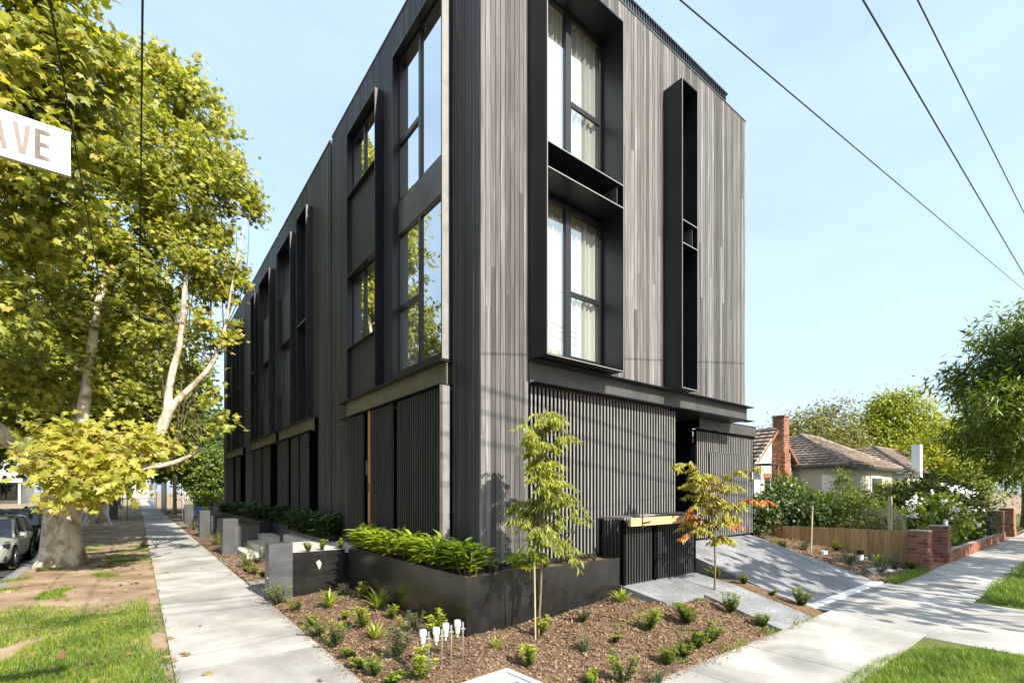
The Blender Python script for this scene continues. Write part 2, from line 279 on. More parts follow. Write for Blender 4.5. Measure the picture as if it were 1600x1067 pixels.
def scatter(name, tmpl, pos, ydir, zdir, size, mtn, parent=None, rnd=None, width=1.):
    """leaves: template y axis along ydir (petiole to tip), z axis towards zdir (upper face)"""
    V, F = tmpl; n = len(pos)
    if n == 0: return None
    y = norm(np.asarray(ydir, float)); z = np.asarray(zdir, float); x = norm(np.cross(y, z)); z = np.cross(x, y)
    s = np.broadcast_to(np.asarray(size, float), (n,))
    co = pos[:, None, :] + s[:, None, None] * (V[None, :, 0:1] * width * x[:, None, :] + V[None, :, 1:2] * y[:, None, :] + V[None, :, 2:3] * z[:, None, :])
    k = len(V); fa = (F[None] + (np.arange(n) * k)[:, None, None]).reshape(-1)
    me = bpy.data.meshes.new(name); me.vertices.add(n * k); me.vertices.foreach_set('co', co.reshape(-1).astype(np.float32))
    nf = n * len(F); me.loops.add(nf * 3); me.loops.foreach_set('vertex_index', fa.astype(np.int32))
    me.polygons.add(nf); me.polygons.foreach_set('loop_start', np.arange(0, nf * 3, 3, dtype=np.int32))
    at = me.attributes.new('rnd', 'FLOAT', 'POINT'); r = rng.random(n) if rnd is None else np.clip(rnd, 0, 1)
    at.data.foreach_set('value', np.repeat(r, k).astype(np.float32))
    me.materials.append(MATS[mtn]); me.update(calc_edges=True); me.validate()
    o = link(bpy.data.objects.new(name, me))
    if parent: o.parent = parent; o.matrix_parent_inverse = Matrix.Translation(-world_loc(parent))
    return o
def rdir(n): return norm(rng.normal(size=(n, 3)))
def clumps(balls, n, clump=.45, per=26, shell=.55, flat=.8):
    """leaf positions: small sprays set through the volume of the balls, with gaps between them"""
    vol = np.array([b[3] ** 2 for b in balls]); vol = vol / vol.sum(); ps = []; cs = []
    k = max(1, n // per); pick = rng.choice(len(balls), k, p=vol)
    for i in pick:
        b = balls[i]; d = rdir(1)[0]; r = b[3] * (shell + (1 - shell) * rng.random()) * (.82 + .36 * rng.random())
        c = np.array(b[:3]) + d * r * np.array([1, 1, .95]); ax = rdir(1)[0]; ax[2] *= .4
        q = rng.normal(size=(per, 3)) * clump * np.array([1, 1, flat]) * (.5 + .7 * rng.random()); q += np.outer(rng.normal(size=per) * clump * .8, ax)
        ps.append(c + q); cs.append(np.tile(b[:3], (per, 1)))
    return np.concatenate(ps), np.concatenate(cs)
def foliage(name, balls, n, tmpl, size, mtn, parent, clump=.45, per=26, shell=.55, droop=.3, sunny=.5, keep=None, hue=None):
    p, c = clumps(balls, n, clump, per, shell)
    if keep is not None: k = keep(p); p = p[k]; c = c[k]
    out = norm(p - c); N = len(p)
    z = norm(out * .5 + rdir(N) * .55 + np.array([.05, -.45, .65]) * sunny * 1.4)
    y = norm(out * .6 + rdir(N) * .8 + np.array([0, 0, -droop]))
    cl = np.repeat(rng.random(N // per + 1), per)[:N]
    r = .62 * rng.random(N) + .38 * cl
    if hue is not None: r = np.clip(r * hue[1] + hue[0], 0, 1)
    o = scatter(name, tmpl, p, y, z, size * (.65 + .7 * rng.random(N)), mtn, parent, r)
    if o: o['kind'] = 'stuff'
    return o
def limbs_to(mb, start, balls, k, r0, bend=.4):
    """thin branches from limb points into the crown's volume"""
    for i in range(k):
        b = balls[rng.integers(len(balls))]; a = np.array(start[rng.integers(len(start))][:3], float); t = np.array(b[:3]) + rdir(1)[0] * b[3] * .7
        m = (a + t) / 2 + rdir(1)[0] * bend * np.linalg.norm(t - a) * .25 + np.array([0, 0, .1]); q = smooth_arc([a, m, t], 4)
        mb.tube(q, [r0 * (1 - .85 * j / (len(q) - 1)) for j in range(len(q))], 5)

# ------------------------------------------------------------------ ground setting
def bed_h(x, y):
    """height of the mulch bed at the corner; falls to the footpaths"""
    if x < 3.45:
        base = np.interp(y, [5.2, 9.9, 14], [.17, .07, .05]); t = min(max((x - 1.96) / 1.3, 0), 1); h = base * t
        h = min(h, base * min(max((y - 3.2) / 1.6, 0), 1)) if y < 5.4 else h
        return .0 + h
    base = np.interp(x, [3.45, 5.2, 6.4, 9], [.17, .22, .335, .335]); t = min(max((y - 3.22) / np.interp(x, [3.45, 6.2], [2.2, 1.27]), 0), 1)
    return base * t
def grid(name, xs, ys, fz, mtn, kind='structure', parent=None):
    nx, ny = len(xs), len(ys); v = [(x, y, fz(x, y)) for y in ys for x in xs]
    f = [(j * nx + i, j * nx + i + 1, (j + 1) * nx + i + 1, (j + 1) * nx + i) for j in range(ny - 1) for i in range(nx - 1)]
    me = bpy.data.meshes.new(name); me.from_pydata(v, [], f); me.materials.append(MATS[mtn]); me.polygons.foreach_set('use_smooth', [True] * len(f)); me.update()
    o = link(bpy.data.objects.new(name, me), parent)
    if kind: o['kind'] = kind
    return o
def wob(x, y, a=.012, s=3.): return a * (math.sin(x * s + 1.3 * math.sin(y * s * .7)) + math.sin(y * s * 1.31 + x * .8) + .6 * math.sin(x * s * 2.7 + y * s * 2.1))
grid('ground', [-900, 900], [-900, 900], lambda x, y: -.22, 'soil')
road = B(-9.6, -2.62, -60, 420, -.16, -.12).build('road', 'asphalt'); road['kind'] = 'structure'
vg = grid('verge', np.linspace(-2.34, .33, 14), np.concatenate([np.linspace(3.4, 26, 90), np.linspace(27, 160, 60)]), lambda x, y: -.012 + (wob(x, y, .006, 2.5) if x < .3 else 0) - (.02 if x > .3 else 0), 'soil')
kb = B(-2.58, -2.34, -4, 160, -.15, -.02).build('kerb', 'concrete_dark', bevel=.01); kb['kind'] = 'structure'
# footpath along the left street: separate slabs
fp = B(.345, 1.945, 3.3, 160, -.14, -.06).build('footpath', 'concrete_dark'); fp['kind'] = 'structure'
yy = 3.3; k = 0
while yy < 60:
    L = 1.75 if yy < 30 else 3.5
    piece('slab', 'concrete', .335, 1.955, yy + .004, yy + L - .004, -.06, .0, fp); yy += L
B(.335, 1.955, yy, 160, -.06, 0).build('slab', 'concrete', fp)
# footpath along the right street
fr = B(-1.6, 60, 1.84, 3.21, -.14, -.062).build('side_footpath', 'concrete_dark'); fr['kind'] = 'structure'
xj = [-1.4, .4, 1.9, 3.55, 5.12, 6.55, 9.16, 11.15, 13.12, 14.6, 16.1, 17.6, 19.1, 20.6, 22.1, 23.6, 25.1, 26.6, 28.1, 29.6, 31.1]
for a, b in zip(xj, xj[1:]): piece('slab', 'concrete', a + .005, b - .005, 1.82, 3.225, -.062, .0, fr)
B(31.1, 60, 1.82, 3.225, -.062, 0).build('slab', 'concrete', fr)
ap = B(8.95, 12.4, -1.9, 1.8, -.14, -.062).build('crossover', 'concrete_dark'); ap['kind'] = 'structure'
for a, b in ((8.95, 10.67), (10.68, 12.4)):
    for c, d in ((.0, 1.812), (-1.9, -.01)): piece('slab', 'concrete', a + .003, b - .003, c, d, -.062, -.004, ap)
B(-2, 80, -9.5, -2.2, -.17, -.13).build('side_road', 'asphalt')['kind'] = 'structure'
B(-2, 80, -2.15, -1.95, -.16, -.03).build('side_kerb', 'concrete_dark')['kind'] = 'structure'
grid('side_verge', np.linspace(5.4, 8.95, 16), np.linspace(-1.95, 1.82, 12), lambda x, y: -.018 + wob(x, y, .004), 'turf_soil')
grid('side_verge', np.linspace(12.4, 34, 30), np.linspace(-1.95, 1.82, 12), lambda x, y: -.018 + wob(x, y, .004), 'turf_soil')
# mulch beds
def mulchz(x, y):
    if (7.62 < x < 8.95) or (y > 4.42 and 6.52 < x < 8.95): return bed_h(x, y) - .09
    return bed_h(x, y) + wob(x, y, .010, 7) * (1 if (x > 2.05 and y > 3.35) else 0) - .02
grid('mulch_bed', np.linspace(1.955, 3.55, 40), np.linspace(3.225, 10.3, 110), mulchz, 'mulch')
grid('mulch_bed', np.linspace(3.55, 9.4, 90), np.linspace(3.225, 5.75, 46), mulchz, 'mulch')
grid('mulch_bed', np.linspace(1.955, 3.6, 24), np.linspace(10.45, 34, 140), lambda x, y: -.01 + .05 * min(max((x - 1.96) / .4, 0), 1) + wob(x, y, .008, 7) * (x > 2.05), 'mulch')
def side_h(x, y): return float(np.interp(y, [3.22, 3.5, 6.6, 9], [-.02, .02, .60, .85])) * float(np.interp(x, [13.4, 16.8], [1, .88]))
grid('mulch_bed', np.linspace(13.4, 16.85, 40), np.linspace(3.225, 8.6, 50), lambda x, y: side_h(x, y) + wob(x, y, .012, 6) * (y > 3.4), 'mulch')
def side2(x, y): return float(np.interp(y, [3.5, 6.4], [.0, .93])) 
# driveway with a white channel drain, the side path and the bin pad
MB().hexa([(9.5, 3.62, -.1), (13.46, 3.62, -.1), (13.46, 6.7, -.1), (9.5, 6.7, -.1)], [(9.5, 3.62, .03), (13.46, 3.62, .03), (13.46, 6.7, .95), (9.5, 6.7, .95)]).build('driveway', 'aggregate')['kind'] = 'structure'
B(9.6, 13.5, 3.23, 3.44, -.1, .004).build('driveway_edge', 'concrete_dark')['kind'] = 'structure'
dr = thing('channel_drain', 'long white channel drain strip across the foot of the driveway', 'drain', (11.5, 3.53, 0))
B(9.5, 13.48, 3.445, 3.615, -.05, .026).build('grate', 'white_paint', dr)
sp = MB().hexa([(7.69, 3.23, -.1), (8.87, 3.23, -.1), (8.87, 4.49, -.1), (7.69, 4.49, -.1)], [(7.69, 3.23, .01), (8.87, 3.23, .01), (8.87, 4.49, .325), (7.69, 4.49, .325)])
sp.hexa([(6.6, 4.49, -.1), (8.87, 4.49, -.1), (8.87, 6.0, -.1), (6.6, 6.0, -.1)], [(6.6, 4.49, .325), (8.87, 4.49, .325), (8.87, 6.0, .56), (6.6, 6.0, .56)])
sp.build('side_path', 'aggregate')['kind'] = 'structure'
# raised ground below the neighbour's garden
grid('garden_ground', np.linspace(16.85, 60, 50), np.linspace(3.62, 60, 50), lambda x, y: float(np.interp(y, [3.6, 5, 9], [.05, .35, .9])) * float(np.interp(x, [17, 34, 60], [1, .55, .3])), 'turf_soil')

# ------------------------------------------------------------------ town houses
XL, YR, XF = 4.04, 5.94, 3.85
G0, TOP = .86, 11.40
def townhouse(label, y0, y1):
    return thing('townhouse', label, 'house', (XL + 3, (y0 + y1) / 2, 0), 'row of dark timber townhouses')
T1 = townhouse('corner townhouse with the sunlit end wall of grey boards and black box frames', YR, 12.99)
# shell with hollow rooms behind the windows
def wallbox(*a): return B(*a).build('wall', 'void', T1)
SH = .05      # shell starts behind the boards
def shell():
    m = MB()
    x = XL + SH; y = YR + SH; t = .18
    # end wall (faces the side street) around the big window
    for (a, b, c, d) in ((x, 4.965, 3.9, TOP - .05), (4.965, 6.80, 10.43, TOP - .05), (6.80, 12.05, 3.9, TOP - .05), (x, 4.965, .8, 3.9)): m.box(a, b, y, y + t, c, d)
    # street wall around both windows
    for (a, b, c, d) in ((y + t, 6.775, 0.8, TOP - .05), (6.775, 8.70, 10.43, TOP - .05), (8.70, 9.53, 3.9, TOP - .05), (9.53, 11.24, 10.43, TOP - .05), (11.24, 12.95, .8, TOP - .05)): m.box(x, x + t, a, b, c, d)
    m.box(11.9, 12.05, y + t, 12.95, 3.9, TOP - .05); m.box(x, 12.05, 12.8, 12.94, .8, TOP - .06)
    return m
shell().build('wall', 'void', T1)
rf = B(XL + .02, 12.07, YR + .02, 12.97, TOP - .11, TOP - .052).build('roof', 'trim_dark', T1)
im = MB(); im.box(XL + .24, 11.9, YR + .24, 12.8, 4.24, 4.30); im.box(XL + .24, 11.9, YR + .24, 12.8, 7.02, 7.5); im.box(XL + .24, 11.9, YR + .24, 12.8, 10.5, 10.56)
im.box(9.0, 9.1, YR + .24, 12.8, 4.30, 10.5); im.box(XL + .24, 9.0, 10.9, 11.0, 4.30, 10.5)
im.build('interior', 'interior', T1)
# planks
PP = .0935
def planks(thing_, face, a, b, z0, z1, split=0., mtn=None, at=None, pitch=PP):
    """vertical boards over one rectangle of a wall; each column is one or two lengths"""
    mtn = mtn or ('timber' if face == 'end' else 'timber_street_shaded'); n = max(1, round((b - a) / pitch)); wd = (b - a) / n
    for i in range(n):
        c0 = a + i * wd + .0045; c1 = c0 + wd - .009; cuts = [z0, z1]
        if split and random.random() < split and z1 - z0 > 3: cuts = [z0, random.uniform(z0 + .8, z1 - .8), z1]
        for q0, q1 in zip(cuts, cuts[1:]):
            th = .022 + random.random() * .004; q1 -= .002
            if face == 'end': piece('plank', mtn, c0, c1, YR + .026 - th, YR + .046, q0, q1, thing_)
            else: piece('plank', mtn, XL + .026 - th, XL + .046, c0, c1, q0, q1, thing_)
planks(T1, 'end', XL - .0, 4.965, .80, TOP, .6)
planks(T1, 'end', 4.965, 6.80, 10.44, TOP)
planks(T1, 'end', 6.80, 8.62, 4.2, TOP, .5)
planks(T1, 'end', 8.62, 9.21, 10.42, TOP)
planks(T1, 'end', 9.21, 12.09, 4.2, TOP, .6)
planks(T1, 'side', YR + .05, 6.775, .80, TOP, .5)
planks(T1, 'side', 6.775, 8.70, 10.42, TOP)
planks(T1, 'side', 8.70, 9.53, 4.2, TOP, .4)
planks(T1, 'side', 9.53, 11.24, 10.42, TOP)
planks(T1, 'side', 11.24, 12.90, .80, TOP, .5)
# flashing at the roof edge
fl = MB(); fl.box(XL - .012, 12.10, YR - .012, YR + .14, TOP + .004, TOP + .03); fl.box(XL - .012, XL + .14, YR + .142, 12.90, TOP + .004, TOP + .03); fl.build('flashing', 'steel_web', T1)
# roof railing: bars
ra = MB()
x0, x1, y0, y1, zb, zt = XL + .42, 11.83, YR + .36, 9.2, TOP - .05, 12.18
xs = x0
while xs < x1 + .01: ra.box(xs - .008, xs + .008, y0 - .025, y0 + .025, zb, zt); xs += .088
ys = y0 + .09
while ys < 12.3: ra.box(x0 - .025, x0 + .025, ys - .008, ys + .008, zb, zt); ys += .088
ra.box(x0 - .03, x1 + .03, y0 - .03, y0 + .03, zt + .001, zt + .035); ra.box(x0 - .03, x0 + .03, y0 + .031, 12.3, zt + .001, zt + .035)
ra.box(x1 - .02, x1 + .02, y0 + .03, 8.5, zb, zt); ra.build('railing', 'frame_metal', T1)['kind'] = 'stuff'

def pleat(mb, axis, a, b, c, z0, z1, amp=.035, wl=.11, ph=0.):
    """a hanging curtain: a wavy sheet with thickness of folds"""
    n = int((b - a) / .012); prev = None
    for i in range(n + 1):
        s = a + (b - a) * i / n; o = amp * math.sin(2 * math.pi * s / wl + ph + .8 * math.sin(s * 9)) + amp * .4 * math.sin(s * 31)
        p = (s, c + o) if axis == 'x' else (c + o, s)
        if prev: mb.face([(prev[0], prev[1], z0), (p[0], p[1], z0), (p[0], p[1], z1), (prev[0], prev[1], z1)])
        prev = p
def window_end(z0, z1, zt, pelmet):
    """window in the end wall: fixed light left, two sashes right"""
    x0, x1, y = 4.975, 6.79, 5.975
    f = MB(); f.box(x0, x1, y, y + .07, z0, z0 + .045); f.box(x0, x1, y, y + .07, z1 - .045, z1); f.box(x0, x0 + .045, y, y + .07, z0 + .0455, z1 - .0455); f.box(x1 - .045, x1, y, y + .07, z0 + .0455, z1 - .0455)
    f.box(5.835, 5.93, y - .006, y + .072, z0 + .046, z1 - .046)
    w_ = f.build('window', 'frame_metal', T1)
    s = MB(); a0, a1 = 5.932, x1 - .047
    for q0, q1 in ((z0 + .047, zt), (zt + .002, z1 - .047)):
        s.box(a0, a1, y + .008, y + .05, q0, q0 + .04); s.box(a0, a1, y + .008, y + .05, q1 - .04, q1); s.box(a0, a0 + .04, y + .008, y + .05, q0 + .0405, q1 - .0405); s.box(a1 - .04, a1, y + .008, y + .05, q0 + .0405, q1 - .0405)
    s.build('sash', 'frame_metal', w_)
    MB().face([(x0 + .045, y + .03, z0 + .045), (5.835, y + .03, z0 + .045), (5.835, y + .03, z1 - .045), (x0 + .045, y + .03, z1 - .045)]).build('pane', 'glass', w_)
    for q0, q1 in ((z0 + .08, zt - .04), (zt + .042, z1 - .08)):
        MB().face([(a0 + .04, y + .03, q0), (a1 - .04, y + .03, q0), (a1 - .04, y + .03, q1), (a0 + .04, y + .03, q1)]).build('pane', 'glass', w_)
    j = MB(); j.box(x0, x0 + .03, y + .072, y + .19, z0, z1); j.box(x1 - .03, x1, y + .072, y + .19, z0, z1); j.box(x0, x1, y + .072, y + .19, z1 - .03, z1 + .002); j.box(x0, x1, y + .072, y + .19, z0 - .002, z0 + .02); j.build('window_lining', 'jamb', w_)
    c = MB(); pleat(c, 'x', 5.0, 5.87, y + .135, z0 + .02, z1 - .02, .03, .105); pleat(c, 'x', 5.90, 6.74, y + .13, z0 + .02, z1 - .02, .033, .12, 1.); c.build('curtain', 'curtain', w_, True)
    if pelmet: B(5.01, 6.75, y + .088, y + .092, z1 - .20, z1 - .035).build('pelmet', 'pelmet', w_)
window_end(7.51, 10.40, 8.86, False); window_end(4.37, 7.04, 5.545, True)
def window_box(x0, x1, yf, zb, zt, shelves, back=None, t=.022):
    m = MB(); yb = YR - .002
    m.box(x0, x0 + t, yf, yb, zb, zt); m.box(x1 - t, x1, yf, yb, zb, zt); m.box(x0 + t, x1 - t, yf, yb, zt - t, zt); m.box(x0 + t, x1 - t, yf, yb, zb, zb + t)
    if back is None:   # reveal runs back to the window
        m.box(x0, x0 + t, yb, 6.05, zb, zt); m.box(x1 - t, x1, yb, 6.05, zb, zt)
        m.box(x0 + t, x1 - t, yb, 5.972, zt - t, zt); m.box(x0 + t, x1 - t, yb, 5.972, zb, 4.367)
    else: m.box(x0 + t, x1 - t, YR + .02, YR + .03, zb + t, zt - t)
    o = m.build('window_box', 'steel', T1)
    ye = 5.972 if back is None else YR + .019
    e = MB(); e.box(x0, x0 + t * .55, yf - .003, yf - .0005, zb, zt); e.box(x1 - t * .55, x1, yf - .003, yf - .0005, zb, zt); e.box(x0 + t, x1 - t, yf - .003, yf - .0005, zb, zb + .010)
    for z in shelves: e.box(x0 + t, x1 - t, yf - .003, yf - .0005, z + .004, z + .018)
    e.build('edge_glint', 'edge', o)['kind'] = 'stuff'  # light grey strips paint in the glancing gloss on black steel edges
    for z in shelves: B(x0 + t + .001, x1 - t - .001, yf + .002, ye, z, z + t).build('shelf', 'steel', o)
    B(x1 - .12, x1 - .108, yf + .06, ye, shelves[0] + t + .001, shelves[1] - .001).build('shelf_bracket', 'steel_grey', o)
    return o
window_box(4.966, 6.80, 5.496, 4.21, 10.41, (7.09, 7.485))
B(4.99, 6.776, 5.97, 6.05, 7.113, 7.484).build('spandrel', 'steel', T1)
window_box(8.625, 9.20, 5.508, 4.18, 10.405, (7.09, 7.55), back=True)
# ledge (steel channel) on the end wall
lg = MB(); lg.box(4.97, 12.16, 5.74, 5.96, 4.172, 4.19); lg.box(4.97, 12.16, 5.74, 5.96, 3.83, 3.848)
lo = lg.build('ledge', 'steel', T1); 
for a, b in ((4.97, 7.396), (7.402, 9.796), (9.802, 12.10)): B(a, b, 5.905, 5.93, 3.849, 4.171).build('ledge_web', 'steel_web', lo)
# slatted screen at ground level of the end wall
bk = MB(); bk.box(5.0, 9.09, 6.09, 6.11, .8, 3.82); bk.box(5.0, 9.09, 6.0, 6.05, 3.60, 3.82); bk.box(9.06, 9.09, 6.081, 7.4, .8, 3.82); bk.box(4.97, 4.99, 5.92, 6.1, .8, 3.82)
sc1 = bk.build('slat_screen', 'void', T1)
xs = 5.02
while xs < 9.06:
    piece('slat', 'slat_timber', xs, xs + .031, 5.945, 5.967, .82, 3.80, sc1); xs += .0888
# carport recess and garage screen
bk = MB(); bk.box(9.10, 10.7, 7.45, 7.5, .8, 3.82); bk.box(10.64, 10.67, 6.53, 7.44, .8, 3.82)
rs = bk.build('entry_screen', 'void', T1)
xs = 9.14
while xs < 10.6: piece('slat', 'slat_timber', xs, xs + .031, 7.38, 7.402, .85, 3.80, rs); xs += .0888
B(9.1, 12.05, 5.97, 7.5, 3.849, 3.87).build('soffit', 'steel', T1)
gs = MB(); gs.box(10.68, 13.5, 6.5, 6.52, .86, 3.60); gs.box(10.66, 13.5, 6.36, 6.56, 3.56, 3.60)
go = gs.build('garage_door', 'void', T1); B(10.66, 13.5, 6.33, 6.355, 3.60, 3.845).build('fascia', 'steel_web', T1); B(10.66, 13.5, 6.32, 7.5, 3.849, 3.868).build('canopy', 'steel', T1)
B(13.46, 13.50, 6.40, 9.0, .6, 3.60).build('wall', 'void', T1)
xs = 10.68; i = 0
while xs < 13.46:
    piece('slat', 'slat_timber', xs, xs + .031, 6.38 + (.0 if 11.2 < xs < 13.1 else .03), 6.402 + (.0 if 11.2 < xs < 13.1 else .03), .95, 3.56 if not 11.2 < xs < 13.1 else 3.05, go); 
    if 11.2 < xs < 13.1: piece('slat', 'slat_timber', xs, xs + .031, 6.41, 6.432, 3.06, 3.56, go)
    xs += .0888; i += 1
B(13.2, 13.26, 6.345, 6.375, 2.35, 2.62).build('intercom', 'frame_metal', T1); B(13.33, 13.36, 6.35, 6.375, 2.42, 2.62).build('number_plate', 'white_paint', T1)

# street-side frames
def side_box(T, ya, yb, zb=4.21, zt=10.41, xf=XF, t=.02, xb=4.10):
    m = MB(); m.box(xf, xb, ya, ya + t, zb, zt); m.box(xf, xb, yb - t, yb, zb, zt); m.box(xf, xb, ya + t, yb - t, zt - t, zt); m.box(xf, xb, ya + t, yb - t, zb, zb + t)
    return m.build('window_box', 'steel', T)
def side_window(T, ya, yb, z0, z1, mull=None, trans=None, curtain='curtain', xg=4.10, depth=True):
    f = MB(); x = xg
    f.box(x, x + .06, ya, yb, z0, z0 + .04); f.box(x, x + .06, ya, yb, z1 - .04, z1); f.box(x, x + .06, ya, ya + .04, z0 + .041, z1 - .041); f.box(x, x + .06, yb - .04, yb, z0 + .041, z1 - .041)
    parts = [(ya + .04, yb - .04, z0 + .04, z1 - .04)]
    if mull:
        f.box(x - .004, x + .062, mull - .04, mull + .04, z0 + .041, z1 - .041); parts = [(ya + .04, mull - .04, z0 + .04, z1 - .04), (mull + .04, yb - .04, z0 + .04, z1 - .04)]
    if trans:
        a, b, c, d = parts.pop(); f.box(x - .003, x + .055, a + .001, b - .001, trans - .045, trans + .045); parts += [(a, b, c, trans - .045), (a, b, trans + .045, d)]
    w_ = f.build('window', 'frame_metal', T)
    for a, b, c, d in parts: MB().face([(x + .03, b, c), (x + .03, a, c), (x + .03, a, d), (x + .03, b, d)]).build('pane', 'glass', w_)
    if depth:
        j = MB(); j.box(x + .062, x + .32, yb - .03, yb, z0, z1); j.box(x + .062, x + .32, ya, ya + .03, z0, z1); j.box(x + .062, x + .32, ya + .03, yb - .03, z1 - .03, z1); j.box(x + .062, x + .32, ya + .03, yb - .03, z0, z0 + .02); j.build('window_lining', 'jamb', w_)
    if curtain:
        c = MB(); pleat(c, 'y', yb - (yb - ya) * .33, yb - .04, x + .12, z0 + .02, z1 - .02, .03, .1); c.build('curtain', 'curtain', w_, True)
    return w_
side_box(T1, 6.778, 8.69)
side_window(T1, 6.80, 8.67, 7.66, 10.37, 7.80, 8.80, xg=3.985); side_window(T1, 6.80, 8.67, 4.34, 7.03, 7.80, 5.60, xg=3.985)
B(3.975, 4.20, 6.80, 8.67, 7.035, 7.655).build('spandrel', 'steel_web', T1)
B(XF + .005, 3.984, 6.80, 8.67, 4.232, 4.335).build('sill', 'steel', T1)
side_box(T1, 9.53, 11.24)
side_window(T1, 9.86, 11.20, 8.955, 10.30, 10.50, xg=4.0); side_window(T1, 9.86, 11.20, 5.42, 7.058, 10.50, xg=4.0)
for a, b in ((7.08, 8.93), (4.232, 5.40)): B(3.95, 4.2, 9.552, 11.22, a, b).build('infill_panel', 'perforated', T1)
pb = MB(); pb.box(4.1, 4.2, 9.552, 9.858, 8.932, 10.38); pb.box(4.1, 4.2, 9.552, 9.858, 5.402, 7.078); pb.box(4.1, 4.2, 9.86, 11.22, 10.302, 10.388); pb.box(4.1, 4.2, 11.202, 11.22, 8.94, 10.3); pb.box(4.1, 4.2, 11.202, 11.22, 5.41, 7.06); pb.build('infill_panel', 'steel', T1)
for a, b, c_ in ((3.995, 8.931, 8.95), (3.995, 7.062, 7.079), (3.948, 5.402, 5.418)): B(XF + .004, a, 9.552, 11.22, b, c_).build('sill', 'steel', T1)
def side_ledge(T, ya, yb):
    l = MB(); l.box(3.80, 4.06, ya, yb, 4.185, 4.203); l.box(3.80, 4.06, ya, yb, 3.805, 3.823)
    o = l.build('ledge', 'steel', T); B(3.93, 3.955, ya + .02, yb - .32, 3.825, 4.183).build('ledge_web', 'web_verge_reflect', o); return o  # web's warm tint is a painted reflection of the sunlit grass
side_ledge(T1, 6.74, 11.75)
# ground floor, street side: slatted shutters, recessed door
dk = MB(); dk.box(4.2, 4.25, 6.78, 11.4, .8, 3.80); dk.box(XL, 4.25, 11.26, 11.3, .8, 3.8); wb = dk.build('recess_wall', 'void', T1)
def shutter(T, ya, yb, x=3.855, z0=.9, z1=3.79, each=True, pitch=.0888):
    m = MB(); m.box(x + .045, x + .06, ya, yb, z0, z1); m.box(x, x + .06, ya, ya + .02, z0, z1)
    o = m.build('shutter', 'timber_dark', T); y = ya + .05
    if each:
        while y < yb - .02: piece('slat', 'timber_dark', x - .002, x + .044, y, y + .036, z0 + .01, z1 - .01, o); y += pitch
    else:
        q = MB()
        while y < yb - .02: q.box(x - .002, x + .044, y, y + .036, z0 + .01, z1 - .01); y += pitch
        s = q.build('slat', 'timber_dark', o); s['kind'] = 'stuff'
    return o
B(3.853, 3.985, 6.768, 6.777, 4.235, 10.40).build('edge_strip', 'sunlit_gloss', T1)  # pale plate paints in the sun's gloss on the black box side
B(3.80, 3.853, 6.745, 6.772, .9, 3.80).build('edge_post', 'steel_web', T1)
B(3.853, 3.985, 6.745, 6.772, .9, 3.80).build('edge_post', 'sunlit_gloss', T1)  # pale colour paints in sunlight on the side of the screen
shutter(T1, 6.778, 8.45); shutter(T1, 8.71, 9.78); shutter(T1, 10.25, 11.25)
dj = MB(); dj.box(3.86, 4.15, 9.80, 9.84, .9, 3.79); do = dj.build('door_jamb', 'door_timber', T1)
B(3.858, 3.90, 9.842, 9.93, .9, 3.79).build('door_jamb', 'door_timber', T1)
B(3.90, 3.93, 10.08, 10.16, 2.45, 2.75).build('intercom', 'steel_grey', T1)
tx = bpy.data.curves.new('house_number', 'FONT'); tx.body = '2'; tx.size = .24; tx.extrude = .004
tmp = bpy.data.objects.new('tmp', tx); COL.objects.link(tmp); bpy.context.view_layer.update()
tme = bpy.data.meshes.new_from_object(tmp.evaluated_get(bpy.context.evaluated_depsgraph_get())); bpy.data.objects.remove(tmp)
to = link(bpy.data.objects.new('house_number', tme), T1); tme.materials.clear(); tme.materials.append(MATS['flag_black']); to.matrix_parent_inverse = Matrix.Translation(-Vector(T1.location)); to.location = (3.852, 9.935, 2.10); to.rotation_euler = (R(90), 0, R(-90))

